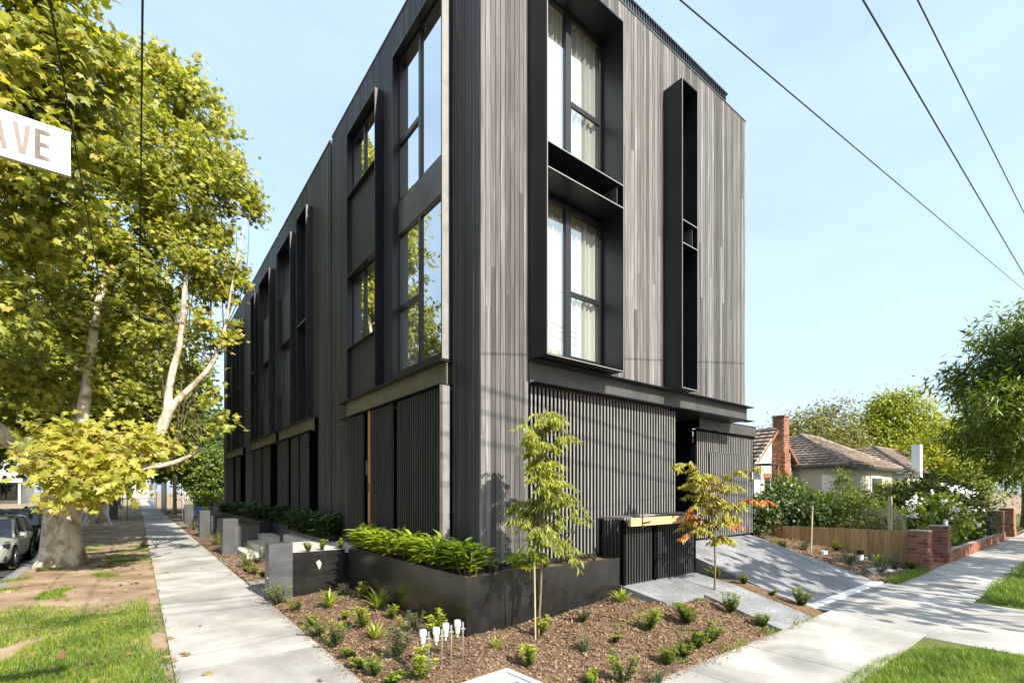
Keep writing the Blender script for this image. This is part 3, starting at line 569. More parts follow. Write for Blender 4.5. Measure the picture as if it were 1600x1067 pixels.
# the other three units, receding
def unit(label, y0, y1, boxes, ledge, shutters, slits=()):
    T = townhouse(label, y0, y1)
    holes = sorted([(a, b) for a, b, _ in boxes])
    sh = MB(); sh.box(XL + .26, 12.0, y0 + .05, y1 - .02, .8, TOP - .05)
    y = y0 + .05
    for a, b in holes: sh.box(XL + .05, XL + .255, y, a, .8, TOP - .05); sh.box(XL + .05, XL + .255, a, b, 10.42, TOP - .05); y = b
    sh.box(XL + .05, XL + .255, y, y1 - .02, .8, TOP - .05); sh.build('wall', 'void', T)
    B(XL + .03, 12.0, y0 + .03, y1 - .02, TOP - .049, TOP - .02).build('roof', 'trim_dark', T)
    # boards over the street wall, joined: too small to tell apart from here
    cl = MB(); yy = y0 + .03
    while yy < y1 - .05:
        c = yy + PP / 2; hole = [q for q in holes if q[0] < c < q[1]]; lz = 4.2 if ledge[0] < c < ledge[1] else .8
        th = .02 + random.random() * .008
        cl.box(XL + .03 - th, XL + .048, yy + .006, yy + PP - .006, (10.42 if hole else lz), TOP); yy += PP
    cl.build('cladding', 'timber_row_shaded', T)['kind'] = 'stuff'
    B(XL - .012, XL + .13, y0 + .03, y1 - .02, TOP + .004, TOP + .03).build('flashing', 'steel_web', T)
    r_ = MB(); yy = y0 + .9
    while yy < y1 - 1.2: r_.box(XL + .3, XL + .33, yy, yy + .02, TOP - .03, 11.95); yy += .12
    r_.box(XL + .29, XL + .34, y0 + .9, y1 - 1.2, 11.951, 11.98); r_.build('railing', 'frame_metal', T)['kind'] = 'stuff'
    for a, b, wide in boxes:
        side_box(T, a, b, xb=4.2)
        if wide:
            for c_, d_ in ((7.2, 8.88), (4.232, 5.46)): B(4.0, 4.25, a + .022, b - .022, c_, d_).build('infill_panel', 'perforated', T)
            for z0, z1 in ((8.9, 10.38), (5.48, 7.18)): side_window(T, a + .35, b - .02, z0, z1, (a + b) / 2 + .1, None, 'curtain', 4.12, False)
            for z0, z1 in ((8.9, 10.38), (5.48, 7.18)): B(4.12, 4.25, a + .022, a + .348, z0, z1).build('infill_panel', 'steel', T)
        else:
            B(4.12, 4.2, a + .022, b - .022, 4.24, 10.38).build('infill_panel', 'steel', T); B(XF + .01, 4.11, a + .03, b - .03, 7.1, 7.14).build('shelf', 'steel', T)
    side_ledge(T, *ledge)
    B(4.22, 4.25, ledge[0] + .1, ledge[1] - .35, .8, 3.8).build('recess_wall', 'void', T)
    for a, b in shutters: shutter(T, a, b, each=False)
    return T
unit('second townhouse from the corner, its slim black frame nearer than its wide one', 12.99, 19.1, [(14.66, 15.75, False), (16.51, 18.45, True)], (14.15, 18.75), [(14.5, 15.3), (15.6, 16.4), (16.9, 18.3)])
unit('third townhouse of the row, its wide black frame nearer than its slim one', 19.1, 25.3, [(19.66, 21.6, True), (22.5, 23.4, False)], (18.95, 23.75), [(19.6, 20.8), (21.2, 22.4), (22.7, 23.3)])
unit('farthest townhouse of the row, partly behind the plane tree leaves', 25.3, 33.0, [(26.3, 27.3, False), (28.6, 30.4, True)], (25.84, 31.2), [(26.2, 27.4), (28.2, 30.6)])
# gaps and a small plant on the roof terrace
rp = thing('potted_roof_plant', 'tiny green plant showing over the roof railing', 'plant', (9.6, 6.9, 11.35))
MB().tube([(9.6, 6.9, 11.35), (9.6, 6.9, 11.8)], [.14, .18], 10).build('pot', 'concrete_dark', rp); MB().tube([(9.6, 6.9, 11.8), (9.62, 6.9, 12.3)], .015, 5).build('stem', 'twig', rp)
foliage('foliage', [(9.6, 6.85, 12.35, .22)], 260, NARROW, .14, 'garden_leaf', rp, .08, 10, .2)
# ------------------------------------------------------------------ planters, posts, steps
P1 = thing('corner_planter', 'long black steel planter wrapping the sunlit corner of the building', 'planter', (3.45, 5.41, .1))
def plate(m, *a): return m.box(*a)
m = MB(); m.box(3.45, 3.462, 5.422, 9.93, -.02, .952); B_ = m.build('side_panel', 'steel_planter', P1)
m = MB(); m.box(3.45, 4.93, 5.41, 5.422, -.02, .95); m.build('front_panel', 'steel_planter', P1)
m = MB(); m.box(4.932, 6.585, 5.41, 5.422, -.02, .95); m.build('front_panel', 'steel_planter', P1)
for a in ((6.573, 6.585, 5.424, 5.9, .0, .95), (3.462, 4.03, 9.918, 9.93, 0, .95), (4.05, 6.57, 5.90, 5.912, .7, .985)): B(*a).build('end_panel', 'steel_planter', P1)
grid('soil', np.linspace(3.464, 6.57, 30), [5.424, 5.6, 5.75, 5.9], lambda x, y: .90 + wob(x, y, .006, 9), 'mulch', None, P1).matrix_parent_inverse = Matrix.Translation(-P1.location)
grid('soil', np.linspace(3.464, 4.03, 6), np.linspace(5.9, 9.9, 30), lambda x, y: .89 + wob(x, y, .006, 9), 'mulch', None, P1).matrix_parent_inverse = Matrix.Translation(-P1.location)
def post(label, x, y, wx, wy, h, flap):
    p = thing('letterbox_post', label, 'post', (x + wx / 2, y + wy / 2, 0), 'square grey steel posts beside the footpath')
    B(x, x + wx, y, y + wy, -.03, h - .035).build('body', 'steel_grey', p, bevel=.004); B(x - .003, x + wx + .003, y - .003, y + wy + .003, h - .031, h).build('cap', 'steel_grey', p, bevel=.003)
    if flap:
        k = MB(); k.tube([(x - .012, y + wy * .55, h - .28), (x + .01, y + wy * .55, h - .28)], .015, 8); k.tube([(x - .012, y + .08, .42), (x + .01, y + .08, .42)], .017, 8); k.build('lock', 'galv', p)
post('nearest grey steel letterbox post with two small locks, at the footpath edge', 1.985, 10.13, .43, .37, 1.075, True)
post('grey steel post just left of the concrete steps', 2.19, 18.1, .44, .58, 1.18, False)
post('third grey post along the footpath, beyond the one by the steps', 2.21, 25.75, .40, .65, 1.21, False)
post('farthest grey post, before the leaning white barrier', 2.34, 36.3, .45, .4, 1.27, False)
EW = thing('entry_wall', 'low black steel wall with a torn sticker, between letterbox post and planter', 'wall', (2.9, 10.2, 0))
B(2.42, 3.448, 10.15, 10.165, -.05, .88).build('panel', 'steel_planter', EW)
m = MB(); m.face([(2.86, 10.146, .66), (2.93, 10.146, .70), (2.97, 10.146, .62), (2.93, 10.146, .50), (2.90, 10.146, .56)]); m.build('torn_sticker', 'pvc_cream', EW)
LD = thing('entry_landing', 'pale concrete landing slab outside the orange-edged front door', 'landing', (3.2, 11, 0))
B(2.44, 4.02, 10.17, 12.4, .0, .80).build('base', 'steel_planter', LD); B(2.43, 4.03, 10.168, 12.41, .801, .865).build('slab', 'concrete_pale', LD)
LW = thing('planter_wall', 'low bare metal wall in front of the shaded ferns', 'wall', (3.5, 13.3, 0))
B(3.49, 3.505, 11.6, 14.95, .3, .95).build('panel', 'steel_web', LW); B(3.30, 3.49, 12.42, 14.9, .1, .86).build('slab', 'concrete_pale', LW)
ST = thing('concrete_steps', 'three pale concrete steps rising from the footpath to the second entry', 'steps', (3.1, 17.4, 0))
for i, (x, z) in enumerate(((2.60, .19), (2.98, .40), (3.32, .62))):
    B(x, x + .42, 16.4 - i * .0, 18.75, z - .22 if i else -.02, z).build('step', 'concrete_pale', ST, bevel=.006)
B(2.95, 3.7, 16.42, 18.7, -.02, .17).build('plinth', 'concrete_dark', ST)
EP = thing('entry_paving', 'small dark paved square at the foot of the concrete steps', 'paving', (2.25, 17, 0))
B(1.96, 2.62, 15.6, 18.05, -.03, .03).build('slab', 'concrete', EP)
E2 = thing('entry_paving', 'dark paved strip behind the nearest letterbox post', 'paving', (2.2, 11.4, 0))
B(1.96, 2.42, 10.52, 12.3, -.03, .05).build('slab', 'concrete_dark', E2)
def planter(label, x0, x1, y0, y1, zt, m_='steel'):
    p = thing('steel_planter', label, 'planter', ((x0 + x1) / 2, (y0 + y1) / 2, 0))
    B(x0, x0 + .012, y0, y1, -.02, zt).build('side_panel', m_, p); B(x0, x1, y0, y0 - .012, -.02, zt).build('front_panel', m_, p); B(x0 + .013, x1, y0 + .001, y1, .2, zt - .06).build('soil', 'mulch', p)
planter('black planter holding the ferns behind the landing', 3.506, 4.02, 12.0, 16.3, .94)
planter('black planter behind the concrete steps with ferns along the wall', 2.75, 3.40, 18.9, 24.5, .90, 'steel_grey')
planter('dark planter against the wall beyond the steps', 3.42, 4.02, 18.95, 25, 1.02)
planter('farthest dark planter along the row', 2.75, 4.02, 26.6, 33, .95, 'steel_grey')
planter('narrow dark planter between the steps and the wall', 3.76, 4.02, 16.4, 18.85, 1.0)

# ------------------------------------------------------------------ bin enclosure
BE = thing('bin_enclosure', 'black slatted bin enclosure with a pale timber beam on top', 'enclosure', (7.7, 5.6, .4))
x0, x1, yf, yb, z0, z1 = 6.62, 8.88, 5.36, 5.9, .44, 1.60
m = MB(); m.box(x0, x0 + .06, yf, yf + .06, .3, z1); m.box(x1 - .05, x1, yf, yf + .05, z0, z1); m.box(x0, x0 + .05, yb - .05, yb, .4, z1); m.box(x0 + .061, x1 - .051, yf + .05, yf + .09, z1 - .12, z1 - .03); m.box(x0 + .061, x1 - .051, yf + .05, yf + .09, z0 + .08, z0 + .16)
m.box(x0 + .061, x1 - .06, yf + .10, yf + .11, z0, z1 - .03); m.box(7.5, 7.56, yf + .0, yf + .06, z0, z1); m.build('frame', 'void', BE)
sf = MB(); xs = x0 + .075
while xs < x1 - .07:
    if not 7.46 < xs < 7.58: piece('slat', 'timber_dark', xs, xs + .034, yf, yf + .045, z0 + .03 + .045 * 0, z1 - .02, BE)
    xs += .0765
ys = yf + .09
while ys < yb - .04: piece('slat', 'timber_dark', x0, x0 + .04, ys, ys + .034, z0, z1 - .02, BE); ys += .0765
xs = x0
while xs < x1 - .02: piece('lid_slat', 'slat_timber' if xs < 7.3 else 'timber_dark', xs, xs + .036, yf - .02, yb, z1 + .002, z1 + .042, BE); xs += .0765
B(x0 + .01, x1 - .01, yf - .022, yf + .02, z1 - .035, z1 - .001).build('lid_rail', 'timber_dark', BE)
bm_ = thing('timber_beam', 'pale yellow laminated timber beam lying along the bin enclosure', 'beam', (8.0, 5.2, 1.5))
B(6.57, 8.61, 5.16, 5.225, 1.50, 1.64).build('beam', 'plywood', bm_, bevel=.004)
for x in (6.86, 8.28):
    c = MB(); c.box(x, x + .02, 5.145, 5.158, 1.46, 1.70); c.box(x, x + .02, 5.158, 5.34, 1.645, 1.655); c.tube([(x + .01, 5.14, 1.55), (x + .22, 5.14, 1.57)], .012, 6); c.build('clamp', 'trim_dark', bm_)
for i, (a, b, c_, l_, mt_) in enumerate(((7.1, 8.35, 5.38, 'grey plank lying loose on the bin enclosure lid', 'slat_timber'), (7.9, 8.86, 5.62, 'shorter dark plank lying behind the loose grey one', 'timber_dark'))):
    o = B(a, b, c_, c_ + .14, 1.645, 1.672).build('loose_plank', mt_); tag(o, l_, 'plank')

# ------------------------------------------------------------------ white-capped irrigation stakes, pit lid, marker
labs = ['leftmost of the four white-capped stakes', 'second white-capped stake from the left', 'third white-capped stake from the left', 'white-capped stake nearest the planter corner']
for i, (x, y) in enumerate(((2.60, 4.87), (2.73, 4.80), (2.87, 4.83), (3.01, 4.80))):
    z = bed_h(x, y) - .02
    t = thing('garden_light_stake', labs[i] + ' in the mulch', 'garden stake', (x, y, z), 'four white-capped stakes in the mulch')
    MB().tube([(x, y, z), (x, y, z + .40)], .009, 6).build('rod', 'galv', t)
    q = MB(); q.tube([(x - .03, y, z + .37), (x + .02, y - .02, z + .37)], .012, 6); q.tube([(x, y, z + .33), (x, y, z + .45)], .014, 6); q.build('clamp', 'galv', t)
    a, b = x - .062, y + .02
    MB().tube([(a, b, z + .28), (a, b, z + .32), (a, b, z + .325), (a, b, z + .405)], [.012, .012, .029, .034], 14).build('body', 'pvc_cream', t)
    MB().tube([(a, b, z + .406), (a, b, z + .465), (a, b, z + .475)], [.039, .039, .035], 14).build('cap', 'pvc_white', t)
x, y = 2.52, 4.93; t = thing('marker_stake', 'thin dark stake left of the white-capped ones', 'stake', (x, y, .05)); MB().tube([(x, y, .08), (x, y, .40)], .007, 5).build('rod', 'bark_dark', t)
PT = thing('pit_lid', 'pale square service pit lid sunk in the mulch at the bottom of the photo', 'pit lid', (2.95, 3.86, .035))
PT.rotation_euler = (0, 0, R(4))
def rel(m, name, mt_, p, **k):
    o = m.build(name, mt_, **k); o.parent = p; return o
m = MB(); 
for a in ((-.33, .33, -.38, -.30), (-.33, .33, .30, .38), (-.33, -.25, -.299, .299), (.25, .33, -.299, .299)): m.box(*a, .0, .10)
rel(m, 'rim', 'steel_lid', PT, bevel=.006); rel(MB().box(-.245, .245, -.295, .295, .02, .088), 'lid', 'plastic_lid', PT, bevel=.004)
m = MB()
for i in range(14): m.box(.06 + .0, .16, -.24 + i * .02, -.24 + i * .02 + .008, .089, .091)
rel(m, 'vent_marks', 'frame_metal', PT)
# bits in the side bed
for (x, y, l_, h) in ((15.2, 5.25, 'small white cap in the side bed near the leaning stake', .1), (16.2, 4.6, 'small white disc lying in the side bed by the fence', .04)):
    z = side_h(x, y); o = MB().tube([(x, y, z - .02), (x, y, z + h)], .09, 12).build('pipe_stub', 'pvc_white'); tag(o, l_, 'pipe stub')
o = thing('riser_pipe', 'white pipe with a dark cap in the side bed', 'pipe', (15.75, 4.55, .3)); z = side_h(15.75, 4.55)
MB().tube([(15.75, 4.55, z - .02), (15.75, 4.55, z + .16)], .07, 12).build('pipe', 'pvc_white', o); MB().tube([(15.75, 4.55, z + .161), (15.75, 4.55, z + .27)], .085, 12).build('cap', 'frame_metal', o)
o = MB().hexa([(14.1, 3.8, .0), (15.7, 3.6, -.0), (15.7, 3.85, .05), (14.4, 4.05, .05)], [(14.1, 3.8, .10), (15.7, 3.6, .07), (15.7, 3.85, .13), (14.4, 4.05, .16)]).build('stone_edging', 'concrete'); tag(o, 'pale flat stone slab beside the driveway foot', 'stone')
o = MB().tube([(14.55, 5.35, side_h(14.55, 5.35) - .05), (14.62, 5.33, 1.7)], .02, 6).build('timber_stake', 'stake'); tag(o, 'tall thin timber stake standing before the paling fence', 'stake')

# ------------------------------------------------------------------ paling fence and brick piers
PF = thing('paling_fence', 'low fence of new orange-brown timber palings beside the driveway', 'fence', (16.8, 5.8, .3))
y = 3.68
while y < 8.4:
    wv = random.uniform(.10, .155); zb = side_h(16.8, y + .07) - .12; zt_ = np.interp(y, [3.6, 8.4], [1.0, .94]) + random.uniform(-.012, .012)
    piece('paling', 'paling', 16.78 + random.uniform(-.006, .006), 16.80, y + .002, y + wv - .002, zb, zt_, PF); y += wv
m = MB(); m.box(16.81, 16.86, 3.7, 8.4, .35, .42); m.box(16.81, 16.86, 3.7, 8.4, .82, .89); m.build('rail', 'stake', PF)
o = MB().box(16.772, 16.779, 7.02, 7.06, .75, .95).build('red_mark', 'red_marker', PF)
for (x, y, h) in ((17.15, 4.2, 1.95), (25.0, 3.95, 1.25), (22.2, 3.9, 1.2)):
    o = MB().box(x, x + .09, y, y + .09, 0, h).build('garden_post', 'stake'); tag(o, {17.15: 'weathered timber post behind the first brick pier', 25.0: 'grey timber post in the low brick wall before the dark bush', 22.2: 'short timber post beside the white-flowered bush'}[x], 'post')
def bricks(T, x0, x1, y0, y1, z0, z1, faces, mtn='brick', ch=.086, bl=.235, mort='mortar', bw=.11):
    """brick faces: each brick an object proud of the mortar core; faces: 'x-' 'y-' 'x+'"""
    B(x0 + .012, x1 - .012, y0 + .012, y1 - .012, z0, z1 - .002).build('core', mort, T)
    n = max(1, round((z1 - z0) / ch)); h = (z1 - z0) / n
    for i in range(n):
        a = z0 + i * h + .008; b = z0 + (i + 1) * h - .008; off = (i % 2) * bl / 2
        for f in faces:
            u0, u1 = (y0, y1) if f[0] == 'x' else (x0, x1); u = u0 - off
            while u < u1 - .01:
                p = max(u, u0) ; q = min(u + bl, u1) 
                if q - p > .03:
                    j = random.uniform(0, .004)
                    if f == 'x-': piece('brick', mtn, x0 - j, x0 + .03, p + .008, q - .008, a, b, T, kindmesh='brick')
                    elif f == 'y-': piece('brick', mtn, p + .005 + (.031 if p == x0 and 'x-' in faces else 0), q - .005, y0 - j, y0 + .03, a, b, T, kindmesh='brick')
                u += bl
def pier(label, x, y, wx, wy, h, mtn='brick'):
    T = thing('brick_pier', label, 'pier', (x + wx / 2, y + wy / 2, 0), 'brick piers along the footpath'); bricks(T, x, x + wx, y, y + wy, .32, h - .03, ('x-', 'y-'), mtn)
    bricks(T, x - .02, x + wx, y - .03, y + wy, -.05, .315, ('x-', 'y-'), mtn); B(x - .005, x + wx + .005, y - .005, y + wy + .005, h - .028, h).build('cap', 'mortar', T); return T
pier('nearest dark red brick pier at the end of the paling fence', 16.42, 3.24, .43, .43, 1.05)
pier('red brick pier across the gateway from the nearest one', 18.66, 3.24, .42, .43, 1.08)
pier('orange brick pier farther along, left of the far gateway', 29.2, 3.3, .5, .5, 1.25, 'brick_orange')
pier('farthest orange brick pier beside the right footpath', 32.4, 3.3, .6, .5, 1.3, 'brick_orange')
LBW = thing('low_brick_wall', 'low red brick garden wall running from the second pier along the footpath', 'wall', (24, 3.4, 0))
bricks(LBW, 19.1, 29.1, 3.25, 3.42, -.05, .33, ('y-', 'x-'), 'brick')
o = MB().box(16.9, 18.6, 3.24, 4.6, -.05, .012).build('brick_threshold', 'brick_orange'); tag(o, 'orange-red paved threshold between the two front brick piers', 'paving')

# ------------------------------------------------------------------ neighbour houses
def roof_plane(T, p0, p1, p2, p3, rows, mtn='roof_tile', step=.085):
    """p0,p1 eave; p3,p2 ridge. Each tile course is a sloping strip with its own lower edge"""
    p0, p1, p2, p3 = map(Vector, (p0, p1, p2, p3)); nrm = (p1 - p0).cross(p3 - p0).normalized()
    if nrm.z < 0: nrm = -nrm
    for i in range(rows):
        a, b = i / rows, (i + 1.12) / rows
        q = [p0.lerp(p3, a), p1.lerp(p2, a), p1.lerp(p2, min(b, 1)), p0.lerp(p3, min(b, 1))]
        m = MB(); n_ = max(2, int((q[1] - q[0]).length / .32)); vs = []
        for side in (0, 1):
            for j in range(n_ * 2 + 1):
                t = j / (n_ * 2); base = (q[0].lerp(q[1], t) if side == 0 else q[3].lerp(q[2], t)); up = nrm * ((step if side == 0 else .0) + (.028 if j % 2 else 0))
                vs.append(base + up)
        w_ = n_ * 2 + 1
        for j in range(w_ - 1): m.face([vs[j], vs[j + 1], vs[w_ + j + 1], vs[w_ + j]])
        for j in range(w_ - 1): m.face([vs[j] - nrm * (step + .03), vs[j + 1] - nrm * (step + .03), vs[j + 1], vs[j]])
        m.build('tile_course', mtn, T)
def ridge(T, a, b): MB().tube([Vector(a) + Vector((0, 0, .04)), Vector(b) + Vector((0, 0, .04))], .13, 8).build('ridge_cap', 'roof_tile', T)
H1 = thing('brick_chimney_house', 'cream house with brown tiled hip roof and tall orange brick chimney', 'house', (29, 10, 0))
ex, ey0, ey1, ez = 26.34, 8.02, 13.5, 3.34; ap1 = (29.37, 11.34, 5.2)
B(ex + .35, 34.3, ey0 + .35, 18, .2, 3.25).build('wall', 'render_cream', H1)
m = MB(); m.box(ex - .05, ex + .06, ey0 - .05, 14, ez - .14, ez - .02); m.box(ex + .06, 34.7, ey0 - .05, ey0 + .06, ez - .14, ez - .02); m.build('gutter', 'trim_dark', H1)
roof_plane(H1, (ex, 18, ez), (ex, ey0, ez), (29.37, 11.34, 5.2), (29.37, 18, 5.2), 13)
roof_plane(H1, (ex, ey0, ez), (34.6, ey0, ez), (31.4, 11.34, 5.2), (29.37, 11.34, 5.2), 13)
ridge(H1, (34.6, ey0, ez), (31.4, 11.34, 5.2))
ridge(H1, (ex, ey0, ez), ap1); ridge(H1, ap1, (31.4, 11.34, 5.2))
for a, b in ((30.5, 32.3),):
    w_ = B(a, b, ey0 + .30, ey0 + .345, 1.7, 2.9).build('window', 'white_paint', H1); B(a + .08, b - .08, ey0 + .285, ey0 + .298, 1.8, 2.8).build('pane', 'car_glass', w_)
w_ = B(ex + .30, ex + .345, 8.6, 9.3, 2.0, 2.9).build('window', 'white_paint', H1); B(ex + .29, ex + .299, 8.66, 9.24, 2.06, 2.84).build('pane', 'white_paint', w_)
# gabled wing with the chimney on its front
gx0, gx1, gy = 22.2, 26.1, 10.5; gz = 3.55; gm = (gx0 + gx1) / 2
m = MB(); m.box(gx0, gx1, gy, 16, .3, gz); m.face([(gx0, gy, gz), (gx1, gy, gz), (gm, gy, 5.05)]); m.build('gable_wall', 'render_white', H1)
roof_plane(H1, (gx0 - .25, 16, gz - .12), (gx0 - .25, gy - .25, gz - .12), (gm, gy - .25, 5.15), (gm, 16, 5.15), 9)
roof_plane(H1, (gx1 + .25, gy - .25, gz - .12), (gx1 + .25, 16, gz - .12), (gm, 16, 5.15), (gm, gy - .25, 5.15), 9)
m = MB(); m.hexa([(gx0 - .3, gy - .3, gz - .25), (gx0 - .25, gy - .26, gz - .25), (gm, gy - .26, 5.0), (gm, gy - .3, 5.0)], [(gx0 - .3, gy - .3, gz - .12), (gx0 - .25, gy - .26, gz - .12), (gm, gy - .26, 5.14), (gm, gy - .3, 5.14)])
m.hexa([(gx1 + .25, gy - .3, gz - .25), (gx1 + .3, gy - .26, gz - .25), (gm, gy - .26, 5.0), (gm, gy - .3, 5.0)], [(gx1 + .25, gy - .3, gz - .12), (gx1 + .3, gy - .26, gz - .12), (gm, gy - .26, 5.14), (gm, gy - .3, 5.14)]); m.build('barge_board', 'brick_orange', H1)
w_ = B(23.2, 23.75, gy - .03, gy - .002, 1.9, 2.7).build('window', 'trim_dark', H1); B(23.1, 23.85, gy - .05, gy - .003, 2.72, 2.95).build('lintel', 'brick_orange', H1)
cx0 = 24.0
CH = B(cx0 + .02, cx0 + .53, gy - .52, gy - .08, .5, 5.56).build('chimney', 'mortar', H1)
z = .5; i = 0
while z < 5.6:
    wd = .10 if z < 2.95 else (.05 if z < 3.9 else 0.); 
    for k in range(3):
        ww = (.55 + 2 * wd) / 3; xa = cx0 - wd + k * ww + (i % 2) * .04
        piece('brick', 'brick_orange', xa + .006, min(xa + ww - .006, cx0 + .55 + wd), gy - .54 - wd, gy - .45, z + .006, z + .094, CH, kindmesh='brick')
    for k in range(2):
        piece('brick', 'brick_orange', cx0 - wd, cx0 + .06, gy - .45 + k * .22 + .004 - (wd if k == 0 else 0) * 0, gy - .45 + (k + 1) * .22 - .004, z + .006, z + .094, CH, kindmesh='brick')
    z += .1; i += 1
B(cx0 - .04, cx0 + .59, gy - .58, gy + .0, 5.60, 5.66).build('chimney_cap', 'brick_orange', H1)
B(22.0, 22.9, 9.7, 10.4, 3.25, 3.33).build('porch_roof', 'trim_dark', H1); B(22.85, 22.93, 9.75, 9.83, .6, 3.25).build('porch_post', 'brick_orange', H1)
H2 = thing('white_chimney_house', 'second tiled roof house farther right, with a white chimney', 'house', (48, 12, 0))
B(43.3, 60, 9.8, 24, .2, 3.4).build('wall', 'render_cream', H2)
roof_plane(H2, (43, 24, 3.45), (43, 9.3, 3.45), (46.2, 12.4, 5.55), (46.2, 24, 5.55), 12); roof_plane(H2, (43, 9.3, 3.45), (60, 9.3, 3.45), (56, 12.4, 5.55), (46.2, 12.4, 5.55), 12)
ridge(H2, (43, 9.3, 3.45), (46.2, 12.4, 5.55)); ridge(H2, (46.2, 12.4, 5.55), (56, 12.4, 5.55))
B(44.6, 45.3, 9.25, 9.75, 3.0, 5.45).build('chimney', 'white_paint', H2)

# ------------------------------------------------------------------ trees
def tree(name, label, cat, loc, group=None): return thing(name, label, cat, loc, group)
def strands(m, lst):
    for s_ in lst:
        q = smooth_arc(s_, 5); m.tube([p[:3] for p in q], [float(p[3]) for p in q], 12, wob=.12)
PT1 = tree('plane_tree', 'big plane tree with mottled pale trunk and forking white boughs on the verge', 'tree', (-1.68, 18.55, 0), 'plane trees along the verge')
m = MB(); m.tube([(-1.69, 18.56, -.05), (-1.69, 18.56, .12), (-1.69, 18.56, .4), (-1.69, 18.56, .9), (-1.66, 18.55, 1.5), (-1.6, 18.5, 2.0), (-1.6, 18.5, 2.35)], [.66, .58, .49, .44, .41, .43, .34], 22, wob=.10)
q = m.build('trunk', 'bark', PT1, True)
T1B = [(1.43, 19.17, 14.93, 1.1), (2.02, 18.71, 13.55, 1.1), (0.51, 19.89, 15.25, 1.3), (2.64, 18.23, 11.73, 0.9), (1.34, 17.97, 11.23, 1.5), (0.24, 18.83, 12.23, 1.9), (-0.71, 19.57, 13.63, 1.7), (1.81, 17.6, 9.03, 1.1), (0.55, 18.59, 9.43, 1.9), (-0.55, 19.45, 10.83, 1.9), (1.48, 17.23, 6.87, 0.8), (1.72, 16.41, 5.21, 0.45), (0.32, 18.77, 7.04, 1.4), (-0.87, 19.69, 8.43, 1.9), (-1.6, 19.63, 6.1, 1.5), (-0.39, 19.32, 5.24, 1.0), (-2.43, 19.64, 7.64, 1.9), (1.98, 16.84, 4.26, 0.4), (-2.53, 18.9, 5.3, 1.0), (-1.65, 20.31, 9.43, 1.8), (2.86, 18.06, 11.42, 0.5), (0.93, 19.56, 15.89, 0.5), (2.12, 18.0, 12.16, .9), (1.18, 18.1, 12.43, 1.2)]
T1LOW = [(-1.3, 15.9, 3.45, .35), (-.7, 15.9, 3.6, .3), (-.2, 15.9, 3.7, .25), (-1.9, 16.2, 3.5, .3), (-.95, 15.3, 1.95, .22), (-1.03, 15.38, 2.75, 0.7), (-1.5, 15.8, 2.65, 0.5), (-0.5, 15.61, 2.9, 0.5), (-1.9, 16.2, 2.9, 0.35), (-0.6, 15.05, 2.3, 0.3), (-1.33, 15.62, 2.1, 0.35), (0.26, 15.64, 3.38, 0.5), (-0.19, 15.36, 2.55, 0.35)]
LB = [[(-1.6, 18.5, 1.9, .36), (-1.95, 18.45, 2.6, .30), (-2.3, 18.3, 3.1, .25), (-2.75, 18.22, 3.55, .21), (-3.3, 18.2, 4.2, .17), (-3.72, 18.11, 5.6, .12)],
      [(-1.6, 18.5, 1.9, .30), (-1.2, 18.4, 2.3, .24), (-0.73, 18.19, 2.69, .19), (-0.15, 17.86, 3.07, .165), (0.37, 17.59, 3.55, .155), (0.68, 17.46, 4.31, .145), (0.78, 17.41, 4.8, .12)],
      [(0.70, 17.44, 4.4, .12), (0.76, 17.5, 5.3, .10), (1.0, 17.43, 6.6, .08), (1.15, 17.61, 8.46, .06), (1.34, 17.97, 10.83, .04), (1.55, 18.45, 13.81, .02)],
      [(0.66, 17.44, 4.3, .11), (0.95, 17.25, 4.8, .095), (1.35, 17.13, 5.3, .08), (1.75, 17.02, 5.91, .06), (2.1, 17.13, 6.97, .04), (2.37, 17.17, 8.83, .025), (2.79, 17.61, 10.97, .012)],
      [(-1.3, 18.4, 2.2, .17), (-0.6, 18.23, 2.55, .14), (-0.07, 18.19, 2.77, .11), (0.87, 18.34, 2.98, .07), (1.71, 18.32, 3.48, .04)],
      [(-1.6, 18.5, 2.0, .26), (-1.4, 18.6, 3.0, .2), (-1.25, 18.72, 4.47, .15), (-0.99, 19.16, 7.26, .11), (-0.55, 19.45, 10.43, .07), (-0.24, 19.2, 13.03, .03)],
      [(-1.6, 18.4, 2.1, .12), (-1.5, 17.4, 2.7, .08), (-1.3, 16.4, 3.0, .05), (-.8, 15.6, 2.9, .02)],
      [(-.9, 18.25, 2.6, .09), (-.6, 17.2, 3.1, .06), (-.3, 16.2, 3.2, .03), (.1, 15.6, 3.2, .015)]]
m = MB(); strands(m, LB); pts = [p for s_ in LB[2:6] for p in s_[1:]]; limbs_to(m, LB[6] + LB[7], T1LOW, 16, .014); m.build('limbs', 'bark', PT1, True)
m = MB(); limbs_to(m, [p for s_ in LB[2:6] for p in s_[3:]], [b for b in T1B if b[2] > 6], 46, .022); m.build('branches', 'bark_dark', PT1, True)
occl = lambda p: p[:, 0] < 3.72
def off_boughs(p):
    k = p[:, 0] < 3.72
    for s_ in (LB[0][1:5], LB[1][1:], LB[2][:4], LB[3][:4]):
        for q in smooth_arc(s_, 3):
            d = p - np.array(q[:3]); k &= ~((np.hypot(d[:, 0], d[:, 2]) < .30) & (d[:, 1] < .2) & (d[:, 1] > -1.6))
    return k
foliage('crown', T1B, 32000, PLANE, .155, 'plane_leaf', PT1, .19, 34, .45, .35, .7, off_boughs)
